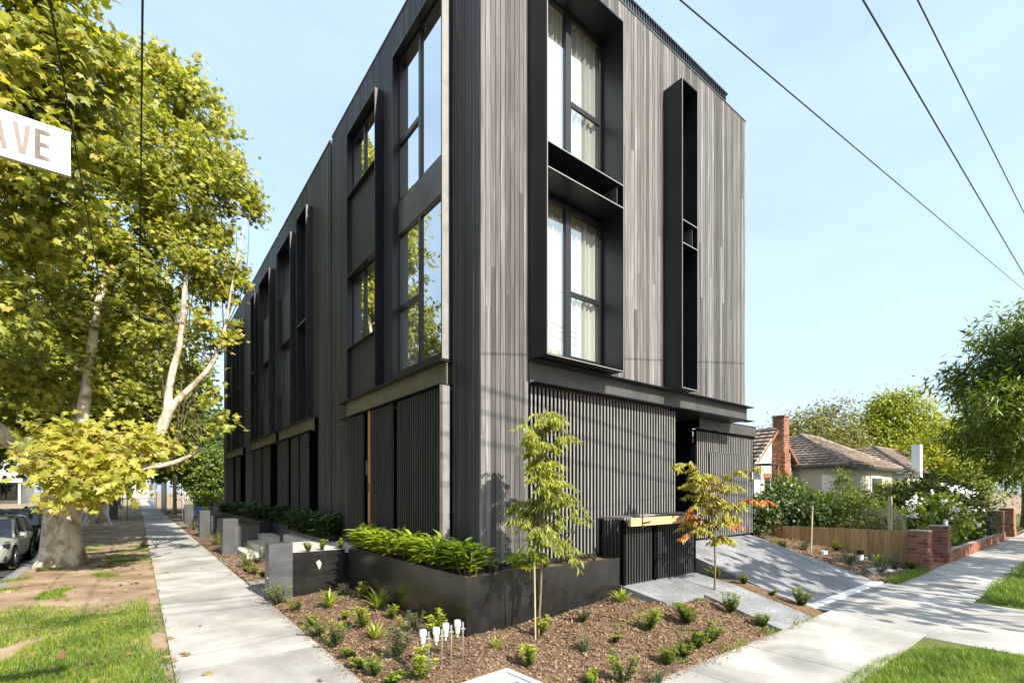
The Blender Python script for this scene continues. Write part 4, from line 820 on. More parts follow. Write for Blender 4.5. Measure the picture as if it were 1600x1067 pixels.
SHOOT = [(x + .12 * math.sin(3 * j + x), y, z + .28 * j, .24 - .03 * j) for x, y, z, n_ in ((.93, 19.6, 15.7, 4), (.5, 19.8, 16.2, 4), (1.55, 19.1, 15.4, 5), (2.1, 18.7, 14.2, 4), (2.6, 18.3, 12.6, 3), (3.0, 18.0, 11.6, 3), (-.3, 19.8, 15.6, 3), (2.45, 17.9, 11.9, 3), (1.9, 17.6, 9.9, 3), (2.55, 17.3, 8.6, 3), (2.2, 17.0, 6.9, 3), (1.2, 19.4, 14.7, 4)) for j in range(n_)]
foliage('shoots', SHOOT, 2000, PLANE, .15, 'plane_leaf', PT1, .10, 10, .3, .1, .7, occl)
foliage('low_branch_leaves', T1LOW, 1700, PLANE, .19, 'plane_leaf', PT1, .22, 14, .2, .3, .8, off_boughs, hue=(.25, .8))
# the largest hanging leaves, one by one
lm = scatter('leaf', PLANE, np.zeros((1, 3)), [[0, 1, 0]], [[0, 0, 1]], 1., 'plane_leaf', None, np.array([.62])); lme = lm.data; lm2 = lme.copy(); lm2.attributes['rnd'].data.foreach_set('value', [.85] * len(lm2.vertices)); bpy.data.objects.remove(lm)
for i in range(220):
    b = T1LOW[rng.integers(len(T1LOW))]; d = rdir(1)[0]; p = Vector(b[:3]) + Vector(d * b[3]) * .9 + Vector((0, -.1, 0))
    o = bpy.data.objects.new('leaf', lme if i % 3 else lm2); COL.objects.link(o); o.parent = PT1; o.location = p - PT1.location
    zz = Vector(norm(np.array([d * .4 + np.array([0, -.8, .8]) + rdir(1)[0] * .5]))[0]); o.rotation_mode = 'QUATERNION'; o.rotation_quaternion = zz.to_track_quat('Z', 'Y') @ Matrix.Rotation(random.uniform(0, 6.28), 3, 'Z').to_quaternion(); s_ = random.uniform(.15, .25); o.scale = (s_, s_, s_)
PT0 = tree('plane_tree', 'near plane tree whose large leaves hang over the top left corner behind the street sign', 'tree', (-5.2, 13.6, 0), 'plane trees along the verge')
T0B = [(-1.75, 12.77, 10.7, 1.4), (-1.1, 12.9, 11.05, 1.0), (-2.03, 13.0, 8.9, 1.4), (-1.52, 13.87, 10.19, 1.0), (-0.68, 13.21, 10.85, 0.6), (-2.05, 14.28, 7.92, 1.2), (-1.38, 14.39, 8.77, 1.0), (-0.83, 13.96, 10.03, 0.6), (-2.68, 14.77, 6.32, 1.2), (-3.2, 13.2, 9.5, 1.8), (-4.0, 13.4, 11, 2.0), (-1.9, 12.9, 12.3, 1.2)]
LB0 = [[(-5.2, 13.6, 0, .42), (-5.2, 13.6, 2.4, .36), (-4.9, 13.6, 4.2, .26), (-4.2, 13.6, 6.2, .2), (-3.4, 13.5, 8, .14), (-2.4, 13.3, 9.6, .08), (-1.6, 13.1, 10.8, .03)], [(-4.5, 13.6, 5.4, .15), (-3.6, 14.1, 6, .1), (-2.6, 14.5, 6.6, .05), (-1.8, 14.4, 7.9, .02)]]
m = MB(); strands(m, LB0); limbs_to(m, LB0[0][3:] + LB0[1][1:], T0B, 40, .03); m.build('trunk', 'bark', PT0, True)
foliage('crown', T0B, 14000, PLANE, .175, 'plane_leaf', PT0, .22, 30, .45, .35, .7)
FARB = [(-3.91, 33.48, 7.44, 3), (-1.77, 34.35, 9.96, 3), (0.14, 32.86, 12.04, 2.4), (1.5, 34.01, 8.33, 2.3), (2.4, 35.33, 8.9, 1.4), (-4.74, 31.59, 6.99, 2.8), (-.6, 33.5, 7, 2), (-2.6, 33, 5.2, 1.6), (1.6, 33.4, 6.2, 1.4)]
def far_tree(label, x, y, balls, n, sz, mtn, r0=.4, name='plane_tree', group='plane trees along the verge', bk='bark', tm=PLANE_LO, h=2.4, clump=.5, keep=occl, hue=None, sh=.5):
    T = tree(name, label, 'tree', (x, y, 0), group); m = MB(); c = np.mean([b[:3] for b in balls], axis=0)
    st = [[(x, y, -.05, r0 * 1.45), (x, y, .5, r0 * 1.05), (x + .05, y, h * .6, r0 * .9), (x, y, h, r0 * .85)], [(x, y, h * .8, r0 * .6), (x * .6 + c[0] * .4, y * .6 + c[1] * .4, h + (c[2] - h) * .5, r0 * .4), (c[0], c[1], c[2], r0 * .15)]]
    strands(m, st); limbs_to(m, [st[0][3], st[1][1], st[1][2]], balls, 26, r0 * .22); m.build('trunk', bk, T, True)
    foliage('crown', balls, n, tm, sz, mtn, T, clump, 22, sh, .3, .6, keep, hue); return T
far_tree('second plane tree along the verge, its stout pale trunk beyond the big one', -1.9, 37.9, FARB, 20000, .25, 'plane_leaf_far', .55)
far_tree('third plane tree farther down the footpath, dark under its crown', -2.0, 52, [(-1.1, 44, 6.78, 2.2), (.8, 46, 5.6, 1.9), (2.2, 46, 5.2, 1.7), (-3.4, 46, 6, 2.5), (3.0, 48.7, 7.6, 1.8), (-.5, 50, 9, 3), (1.5, 52, 9, 3)], 15000, .32, 'plane_leaf_far', .5)
far_tree('tree with dark foliage standing past the end of the townhouse row', 6.2, 62, [(5, 60, 6, 3), (3.4, 58, 9, 3), (7, 64, 7, 3.5), (4.6, 56, 4.2, 1.8), (2.6, 62, 5.2, 2.4)], 9000, .38, 'hedge_leaf', .3, 'street_tree', None, 'bark_dark', keep=None)
far_tree('bright plane tree across the street at the far left edge', -9.5, 47, [(-8, 44, 6, 3), (-10, 47, 8, 4), (-7, 50, 9, 3.5), (-11, 42, 10, 3.5), (-6.5, 40, 11, 3)], 12000, .34, 'plane_leaf_far', .5, keep=None)
far_tree('small round bright green tree by the far corner shop', -23, 118, [(-23, 118, 4.2, 2.4), (-22, 118, 3, 1.6)], 3000, .5, 'bright_leaf', .2, 'street_tree', None, 'bark_dark', keep=None)
far_tree('fourth plane tree, closing the view down the footpath', -2.0, 72, [(-1, 66, 6, 2.4), (1.5, 68, 6.5, 2.4), (-3.5, 68, 7, 3), (0, 72, 9.5, 3.5), (2.2, 70, 4.6, 1.5), (-4.5, 72, 10, 3)], 9000, .4, 'plane_leaf_far', .5)
far_tree('low leafy tree in shade behind the farthest post and the timber pole', 4.3, 48, [(4.2, 47, 3.2, 1.5), (3.6, 48, 5, 1.8), (5.2, 47.5, 4, 1.8), (4.5, 46.5, 1.9, .9), (5.6, 46.6, 2.6, 1.3)], 8000, .2, 'garden_leaf', .15, 'street_tree', None, 'bark_dark', keep=None)
for i, (x, y, l_) in enumerate(((-12.5, 20, 'plane tree across the street opposite the second townhouse'), (-12.5, 31, 'plane tree across the street opposite the farthest townhouse'), (-12.5, 9, 'plane tree across the street opposite the corner townhouse'))):
    far_tree(l_, x, y, [(x + 1, y, 7, 3), (x, y + 2, 9, 3), (x + 1, y - 2, 9, 3), (x, y, 11.2, 2.6), (x + 2.4, y + 1, 7.5, 2)], 9000, .34, 'plane_leaf_far', .45, keep=None, group='plane trees across the street')
for x, y, l_ in ((13.4, -4.6, 'side street tree whose dappled shade falls on the driveway'), (19.5, -4.2, 'side street tree whose dappled shade falls before the brick piers'), (27, -4.4, 'side street tree whose dappled shade falls on the far footpath')):
    far_tree(l_, x, y, [(x - 1.6, y + .6, 5.6, 1.5), (x + 1.2, y + .4, 5.9, 1.6), (x - .2, y + 1.2, 7.0, 1.6), (x + 2.6, y + .2, 6.6, 1.2), (x - 2.2, y + .8, 6.9, 1.0)], 1000 if x < 15 else 2100, .27, 'garden_leaf', .22, 'street_tree', 'street trees along the side street', 'bark_dark', PLANE_LO, keep=None, clump=.34, sh=.3)
# trees behind the neighbour's houses
far_tree('olive-brown tree behind the brick chimney', 47, 16.5, [(43.92, 16.48, 6.4, 2.4), (47.89, 15.93, 7.6, 2.4), (49.21, 14.89, 5.85, 1.6), (46.7, 19.39, 6.4, 2), (45, 15.5, 5, 2)], 16000, .23, 'olive_leaf', .25, 'garden_tree', None, 'bark_dark', DIAMOND, keep=None, clump=.55)
far_tree('tall bright green tree behind the second tiled roof', 61, 15.01, [(60.95, 15.89, 7.6, 3), (62.79, 14.46, 9.6, 3), (64.36, 13.23, 7.23, 2.5), (61.74, 15.27, 10.6, 1.9), (58.26, 15.45, 5.11, 2)], 22000, .29, 'bright_leaf', .35, 'garden_tree', None, 'bark_dark', DIAMOND, keep=None, clump=.6)
far_tree('yellow-green tree right of the white chimney', 51, 9, [(52.75, 9.6, 6.0, 1.8), (50.91, 8.5, 4.48, 2), (49.71, 9.43, 3.47, 1.4), (48.99, 7.46, 3.39, 1.8), (53.5, 8.0, 7, 1.3)], 13000, .24, 'bright_leaf', .25, 'garden_tree', None, 'bark_dark', DIAMOND, keep=None, hue=(.35, .7))
far_tree('dark tree between the two tiled roofs', 58, 18.5, [(57, 18, 6, 2.6), (58, 18.5, 4, 2.4), (53, 16, 4.5, 1.8), (54.5, 20.5, 5, 2.5)], 9000, .3, 'garden_leaf', .3, 'garden_tree', None, 'bark_dark', DIAMOND, keep=None)
RTB = [(28.27, 3.33, 6.02, 1.4), (27.65, 2.54, 7.34, 1.5), (27.43, 3.98, 6.55, 0.8), (26.59, 4.64, 6.82, 0.42), (29.24, 3.84, 4.25, 1.2), (27.45, 2.69, 4.5, 1.4), (28.06, 3.49, 8.41, 0.8), (28.9, 2.83, 9.3, 0.6), (29.71, 4.74, 4.65, .8), (28.69, 3.0, 3.1, .8), (25.63, 2.85, 5.3, 1.1), (26.96, 4.34, 6.95, 0.4), (28.45, 1.91, 6.33, 1.9), (27.2, 1.4, 8.3, 1.5)]
RT = tree('street_tree', 'broad tree with dark whorled leaves overhanging the right footpath', 'tree', (30.5, 2.6, 0))
m = MB(); LR = [[(31, 1.6, -.1, .3), (31, 1.6, 2.4, .22), (30, 1.9, 4, .18), (28.6, 2.3, 5.3, .13), (27.48, 3.05, 6.2, .08), (27.2, 3.8, 6.4, .04), (26.8, 4.4, 6.7, .02)], [(30, 1.9, 4, .14), (29, 2.2, 6.2, .09), (28.3, 2.8, 8.3, .04)]]
strands(m, LR); limbs_to(m, LR[0][3:] + LR[1][1:], RTB, 40, .04); m.build('trunk', 'bark_dark', RT, True)
foliage('crown', RTB, 15000, NARROW, .30, 'garden_leaf', RT, .26, 20, .4, .35, .5)
far_tree('large pale-leaved tree at the right edge beyond the overhanging one', 40, 3.6, [(38, 2.6, 2.8, 1.6), (40, 3.4, 5, 2.4), (37, 4.6, 2.4, 1.2), (42, 2.0, 7, 2.6), (39, 1.4, 2.6, 1.4), (36.5, 5.2, 3.6, 1.3)], 8000, .26, 'garden_leaf', .2, 'garden_tree', None, 'bark_dark', NARROW, keep=None)
# neighbour's garden shrubs
def bush(name, label, balls, n, tm, sz, mtn, cat='bush', clump=.16, shell=.5, stem=True, hue=None, per=16, group=None, droop=.2):
    x = float(np.mean([b[0] for b in balls])); y = float(np.mean([b[1] for b in balls])); T = thing(name, label, cat, (x, y, 0), group)
    m = MB(); m.tube([(x, y, 0), (x, y, .3)], .03, 6); limbs_to(m, [(x, y, .25)], balls, 12, .018); m.build('stems', 'twig', T)
    foliage('foliage', balls, n, tm, sz, mtn, T, clump, per, shell, droop, .55, None, hue); return T
bush('climbing_bush', 'dark glossy bush spilling over the fence end beside the garage', [(15.9, 7.4, 1.5, .6), (15.8, 7.6, 1.1, .5), (16.98, 7.05, 1.7, .55), (17.2, 8.0, 1.3, .6), (17.57, 6.59, 1.35, .55)], 5200, DIAMOND, .13, 'hedge_leaf')
bush('garden_shrub', 'rounded green shrub in front of the chimney', [(19.1, 7.9, 2.05, 0.6), (19.9, 8.4, 1.8, .6), (20.4, 7.4, 1.5, .7)], 3600, DIAMOND, .14, 'garden_leaf')
bush('garden_shrub', 'wide dark shrub behind the middle of the paling fence', [(18.81, 6.26, 1.3, 0.6), (20.1, 5.89, 1.35, 0.6), (20.9, 6.53, 1.6, 0.5), (21.85, 5.79, 1.4, 0.45), (19.4, 6.9, 1.5, .5)], 5200, DIAMOND, .13, 'garden_leaf')
bush('garden_shrub', 'small leafy sapling rising before the cream house wall', [(22.4, 7.1, 2.3, .3), (22.4, 7.1, 2.7, .2), (22.7, 6.8, 2.0, .3)], 900, NARROW, .15, 'garden_leaf')
bush('clipped_hedge', 'long clipped hedge with brown-green top before the second house', [(26.6 + i * .72, 7.2 - i * .45, 1.55 + .1 * (i % 2), .62) for i in range(7)], 7000, DIAMOND, .13, 'olive_leaf', 'hedge', shell=.7)
bush('feathery_hedge', 'soft yellow-green growth standing above the clipped hedge', [(31.5 + i * 1.1, 8.0 - i * .45, 2.1, .6) for i in range(7)], 4500, NARROW, .2, 'bright_leaf', 'hedge', shell=.4, hue=(.1, .7))
bush('dark_bush', 'tall dark bush behind the low brick wall under the overhanging tree', [(27.3, 4.6, 1.0, 1.0), (28.1, 4.9, 1.7, 1.1), (28.6, 5.2, 1.4, 1.1), (26.06, 5.25, 2.0, .9), (28.2, 4.2, .6, .8), (30.6, 4.6, .9, .9)], 8500, DIAMOND, .14, 'hedge_leaf')
HY = bush('flowering_bush', 'leafy bush with clusters of white flowers behind the red brick piers', [(21.88, 4.5, .95, 0.75), (22.6, 4.2, 1.25, 0.8), (24.0, 4.15, 0.8, 0.65), (22.0, 4.3, 0.45, 0.5), (20.9, 4.5, .9, .6)], 5600, DIAMOND, .15, 'garden_leaf', hue=(.15, .85))
p, c = clumps([(21.88, 4.45, 1.2, 0.75), (22.6, 4.0, 1.5, 0.8), (24.0, 3.95, 0.95, 0.65), (20.9, 4.4, 1.1, .6)], 1300, .055, 11, 1.08); k = (p[:, 1] < c[:, 1] + .3) & (p[:, 2] > c[:, 2] - .1); p = p[k]
o = scatter('flower_heads', PLANE_LO, p, rdir(len(p)), norm(rdir(len(p)) * .5 + np.array([-.3, -.5, .8])), .085, 'petal', HY); o['kind'] = 'stuff'
GT = thing('plume_grass', 'clump of pale dry ornamental grass behind the fence', 'grass clump', (19, 4.9, .3))
n = 260; a = rng.random(n) * 6.28; p = np.c_[19.0 + .25 * rng.normal(size=n), 4.95 + .3 * rng.normal(size=n), np.full(n, .5)]; scatter('plumes', BLADE, p, np.c_[np.cos(a) * .3, np.sin(a) * .3, np.ones(n)], np.c_[np.cos(a), np.sin(a), np.zeros(n)], .7 + .4 * rng.random(n), 'dry_plume', GT, None, 1.2)['kind'] = 'stuff'
bush('garden_shrub', 'reddish low shrub just behind the right end of the fence', [(17.6, 4.6, 1.0, .35), (18.2, 5.0, 1.05, .4), (17.5, 5.4, 1.0, .35)], 1500, DIAMOND, .09, 'olive_leaf')
bush('garden_shrub', 'dark twiggy shrub tucked under the stake by the fence', [(17.5, 6.0, .95, .35), (17.7, 6.7, 1.0, .4)], 1500, DIAMOND, .09, 'hedge_leaf')

# ------------------------------------------------------------------ young street trees in the mulch
def pinnate_tree(label, x, y, z, top, trunk_h, sprays, mtn, huef, stake, name='young_tree', lean=0., up=.55, lw=1.25, lsz=1.):
    T = thing(name, label, 'tree', (x, y, z), 'two young trees planted in the mulch')
    m = MB(); tr = smooth_arc([(x, y, z - .02), (x + .03 + lean * .3, y, z + top * .3), (x + lean * .6 - .02, y, z + top * .62), (x + lean + .03, y, z + top)], 6)
    m.tube(tr, [.018 * (1 - .75 * i / (len(tr) - 1)) + .002 for i in range(len(tr))], 7); P_, Y_, Z_, H_, S_ = [], [], [], [], []
    for (h, az, ln, dr) in sprays:
        f_ = min(h / top, .999) * (len(tr) - 1); a = np.array(tr[int(f_)]) * (1 - f_ % 1) + np.array(tr[min(int(f_) + 1, len(tr) - 1)]) * (f_ % 1); d = np.array([math.cos(az), math.sin(az), 0.])
        b = a + d * ln * .45 + np.array([0, 0, ln * up * .62]); e = a + d * ln * .92 + np.array([0, 0, ln * (up - dr)]); q = smooth_arc([a, b, e], 5); m.tube(q, [.007 * (1 - .8 * i / (len(q) - 1)) + .001 for i in range(len(q))], 5)
        # compound leaves hang off the branch
        for j in range(3, len(q)):
            for rep in range(random.choice((1, 1, 2))):
                dd = norm((rdir(1) * .9 + d * .5))[0]; dd[2] = abs(dd[2]) * .3; s0 = np.array(q[j]); L = random.uniform(.16, .26)
                lf = smooth_arc([s0, s0 + dd * L * .5 + np.array([0, 0, .03]), s0 + dd * L + np.array([0, 0, -.05])], 4); m.tube(lf, [.0022] * len(lf), 3)
                for k2 in range(2, len(lf)):
                    for sd in (-1, 1):
                        side = np.cross(dd, [0, 0, 1]) * sd; P_.append(lf[k2]); Y_.append(side * .7 + dd * .5 + np.array([0, 0, -.8]) + rdir(1)[0] * .3); Z_.append(np.array([0, -.35, 1]) + rdir(1)[0] * .35); H_.append(huef(h, q[j])); S_.append(lsz * random.uniform(.07, .125))
                P_.append(lf[-1]); Y_.append(dd + np.array([0, 0, -.5])); Z_.append(np.array([0, -.3, 1])); H_.append(huef(h, q[j])); S_.append(.11 * lsz)
    m.build('trunk', 'twig', T, True)
    o = scatter('foliage', NARROW, np.array(P_), np.array(Y_), np.array(Z_), np.array(S_), mtn, T, np.array(H_), lw); o['kind'] = 'stuff'
    if stake: MB().tube([(x + stake, y - .02, z - .05), (x + stake - .02, y - .02, z + 1.05)], .012, 6).build('support_stake', 'stake', T)
sp_ = []
for i in range(34):
    h = 1.18 + (3.0 - 1.18) * ((i + random.random()) / 34); wdt = float(np.interp(h, [.85, 1.3, 1.8, 2.2, 3.0], [.40, .50, .42, .22, .14])); sp_.append((h, random.uniform(0, 6.28), wdt * random.uniform(.5, 1.1), random.uniform(.2, .8)))
sp_ += [(1.5, .0, .85, .65), (2.45, 3.6, .5, .1), (1.3, -.3, .55, 1.5), (2.5, -.3, .42, .2)]
pinnate_tree('slender green young tree with a stake, in front of the planter', 4.22, 4.85, .12, 3.1, .9, sp_, 'ash_leaf', lambda h, q: .1 + random.random() * .75 + .15 * (h > 1.8), -.06, lean=.10, up=.95, lw=.95, lsz=.95)
sp_ = []
for i in range(21):
    h = .85 + 1.15 * ((i + random.random()) / 21); wdt = float(np.interp(h, [.75, 1.2, 1.6, 2.0], [.35, .55, .55, .35])); sp_.append((h, random.uniform(0, 6.28), wdt * random.uniform(.5, 1.1), random.uniform(.2, .8)))
sp_ += [(1.9, 2.6, .8, .45), (1.7, -.4, .9, .2), (1.2, -.6, .95, .3), (1.4, .5, .7, .6)]
pinnate_tree('young autumn tree with orange and red leaves beside the bin enclosure', 8.14, 4.55, .28, 2.1, .8, [(a, b, c * 1.0, d) for a, b, c, d in sp_], 'autumn_leaf', lambda h, q: (.55 + .45 * random.random()) if (q[0] < 7.95 and 1.1 < h < 1.65) or (h < 1.25 and math.sin(q[0] * 9 + q[1] * 7) > -.1) else (.05 + .45 * random.random()), 0, lean=-.05, up=.85, lsz=.92)

# ------------------------------------------------------------------ planting in beds and planters
def strap_clump(label, x, y, z, r, h, n, mtn, hue=(0, 1), name='broad_leaved_plant', group=None, tm=LANCE, wd=1., sz=1.):
    T = thing(name, label, 'plant', (x, y, z), group); k = max(4, n // 8); m = MB(); P_, Y_, Z_, S_ = [], [], [], []
    for i in range(k):
        a = random.uniform(0, 6.28); rr = r * math.sqrt(random.random()) * .75; b = np.array([x + math.cos(a) * rr * .5, y + math.sin(a) * rr * .5, z]); out = np.array([math.cos(a), math.sin(a), 0]) * (rr / max(r, .01)) * .6
        tip = b + np.array([0, 0, h * random.uniform(.55, .95)]) + out * r * .8; q = smooth_arc([b, (b + tip) / 2 + out * r * .1, tip], 4); m.tube(q, [.006] * len(q), 4)
        for j in range(2, len(q)):
            c0 = np.array(q[j])
            for s in range(2 if j < len(q) - 1 else 3):
                aa = random.uniform(0, 6.28); d = np.array([math.cos(aa), math.sin(aa), random.uniform(.15, 1.1)]) + out * .5; P_.append(c0); Y_.append(d); Z_.append(np.array([-math.cos(aa) * .5, -math.sin(aa) * .5 - .2, 1.])); S_.append(random.uniform(.22, .36) * sz)
    m.build('stems', 'twig', T); N = len(P_)
    o = scatter('foliage', tm, np.array(P_), np.array(Y_), np.array(Z_), np.array(S_), mtn, T, hue[0] + hue[1] * rng.random(N), wd); o['kind'] = 'stuff'; return T
pl = ['at the near end of the corner planter', 'second from the near end of the corner planter', 'third from the near end of the corner planter', 'fourth from the near end of the corner planter', 'in the middle of the corner planter, before the slatted shutter', 'sixth from the near end of the corner planter', 'third from the far end of the corner planter', 'next to the far end of the corner planter', 'at the far end of the corner planter beside the landing']
for i, y in enumerate(np.linspace(5.78, 9.6, 9)):
    strap_clump('glossy yellow-green strap-leaved plant ' + pl[i], 3.72 + random.uniform(-.05, .05), y, .88, .33, .46, 105, 'strap_leaf', (.45 if i > 1 else .2, .6), group='leafy plants filling the corner planter', sz=.95)
fl_ = ['right of the landing, nearest of the shaded row', 'behind the landing in the shaded row', 'above the bare metal planter wall', 'behind the top step', 'left of the top step along the dark wall', 'beyond the steps along the dark wall', 'near the far end of the shaded row', 'last of the shaded row by the far townhouse']
for i, (x, y, z, r) in enumerate(((3.78, 12.3, .88, .42), (3.75, 13.5, .88, .42), (3.75, 14.9, .88, .42), (3.85, 17.0, .95, .4), (3.6, 19.4, .95, .5), (3.6, 21.4, .95, .5), (3.6, 23.6, .95, .5), (3.5, 27.5, .9, .6))):
    strap_clump('dark green leafy fern-like plant ' + fl_[i], x, y, z, r, .62, 170 if i < 4 else 120, 'strap_leaf_deep', (0, 1), group='shaded plants along the townhouse wall', sz=1.1)
FT = thing('fatsia_plant', 'bright lime plant with big star-shaped leaves on the planter rim', 'plant', (4.65, 5.55, .9)); m = MB(); P_, Y_, Z_ = [], [], []
for i in range(26):
    a = random.uniform(0, 6.28); e = np.array([4.52 + math.cos(a) * .20 * random.random(), 5.48 + math.sin(a) * .17 * random.random() - .06, 1.0 + .26 * random.random()]); m.tube([(4.62, 5.6, .9), tuple(e)], .005, 4); P_.append(e); Y_.append([math.cos(a), math.sin(a) - .3, -.25]); Z_.append([-.1, -.6, .9])
m.build('stems', 'twig', FT)
FA = fan([(0, 0, 0), (.25, -.05, -.02), (.16, .15, 0), (.5, .1, -.1), (.2, .32, 0), (.5, .5, -.12), (.17, .5, 0), (.3, .85, -.12), (.08, .6, 0), (0, 1.02, -.15), (-.08, .6, 0), (-.3, .85, -.12), (-.17, .5, 0), (-.5, .5, -.12), (-.2, .32, 0), (-.5, .1, -.1), (-.16, .15, 0), (-.25, -.05, -.02)], (0, .3, .02))
scatter('foliage', FA, np.array(P_), np.array(Y_), np.array(Z_), .17 + .07 * rng.random(26), 'fatsia_leaf', FT)['kind'] = 'stuff'
FU, SIN, COS, HOR = 750.6, .6147567, .7887167, 767.
def sprig(name, label, x, y, kind, s=1., z=None, group='small shrubs planted in the mulch'):
    z = (bed_h(x, y) - .02 if y < 10.4 and x < 9.5 else (side_h(x, y) if x > 13 else .03)) if z is None else z
    s *= random.uniform(.75, 1.3); T = thing(name, label, 'plant', (x, y, z), group)
    P_, Y_, Z_, S_, H_ = [], [], [], [], []; m = MB(); lean_ = (random.uniform(-.05, .05), random.uniform(-.05, .05))
    if kind == 'fan':
        n = int(34); a = rng.random(n) * 6.28; el = .25 + .75 * rng.random(n)
        for i in range(n): P_.append([x + .02 * math.cos(a[i]), y + .02 * math.sin(a[i]), z]); Y_.append([math.cos(a[i]) * (1.1 - el[i]), math.sin(a[i]) * (1.1 - el[i]), el[i] + .35]); Z_.append([-math.cos(a[i]), -math.sin(a[i]), .6]); S_.append(.26 * s * random.uniform(.7, 1.15)); H_.append(.35 + .6 * random.random())
        o = scatter('foliage', STRAP, np.array(P_), np.array(Y_), np.array(Z_), np.array(S_), 'shrub_leaf', T, np.array(H_), 1.3 if s > .8 else .8); o['kind'] = 'stuff'; return T
    if kind == 'tuft':
        n = 70; a = rng.random(n) * 6.28
        o = scatter('foliage', BLADE, np.c_[x + .03 * rng.normal(size=n), y + .03 * rng.normal(size=n), np.full(n, z)], np.c_[np.cos(a) * .35, np.sin(a) * .35, np.ones(n)], np.c_[-np.cos(a), -np.sin(a), np.full(n, .3)], s * .24 * (.6 + .6 * rng.random(n)), 'grey_leaf', T, None, .7); o['kind'] = 'stuff'; return T
    k, r, h, ls, mt_ = {'yellow': (13, .10, .24, .042, 'shrub_leaf'), 'dark': (16, .13, .24, .034, 'grey_leaf'), 'twiggy': (14, .17, .26, .036, 'shrub_leaf'), 'low': (10, .09, .12, .036, 'shrub_leaf'), 'tall': (5, .05, .34, .04, 'shrub_leaf'), 'green': (15, .13, .22, .045, 'garden_leaf')}[kind]
    for i in range(k):
        a = random.uniform(0, 6.28); rr = r * s * math.sqrt(random.random()); hh = h * s * random.uniform(.55, 1.05); e = np.array([x + math.cos(a) * rr + lean_[0], y + math.sin(a) * rr + lean_[1], z + hh]); q = smooth_arc([np.array([x, y, z - .01]), np.array([x + math.cos(a) * rr * .6, y + math.sin(a) * rr * .6, z + hh * .45]), e], 5); m.tube(q, [.003] * len(q), 4)
        for j in range(2, len(q)):
            tipf = j / (len(q) - 1)
            for c_ in range(5 if j < len(q) - 1 else 9):
                b = random.uniform(0, 6.28); P_.append(q[j]); Y_.append([math.cos(b), math.sin(b), random.uniform(.1, .9)]); Z_.append([-math.cos(b) * .6, -math.sin(b) * .6 - .2, 1]); S_.append(ls * s ** .5 * random.uniform(.7, 1.25)); H_.append(np.clip(tipf * .75 + random.uniform(-.15, .3) - (.25 if kind in ('low', 'twiggy') else 0), 0, 1))
    m.build('stems', 'twig', T); o = scatter('foliage', NARROW, np.array(P_), np.array(Y_), np.array(Z_), np.array(S_), mt_, T, np.array(H_), 1.9); o['kind'] = 'stuff'; return T
def gpt(px, py, z=.1):
    d = (2.1 - z) * FU / (py - HOR); a = (px - 800) / FU; return (a * COS + SIN) * d, (-a * SIN + COS) * d
def gp(px, py):   # a spot read off the photograph, put onto the bed's own surface
    z = .08
    for _ in range(6): x, y = gpt(px, py, z); z = bed_h(x, y) - .02 if x < 9.4 else side_h(x, y)
    return x, y
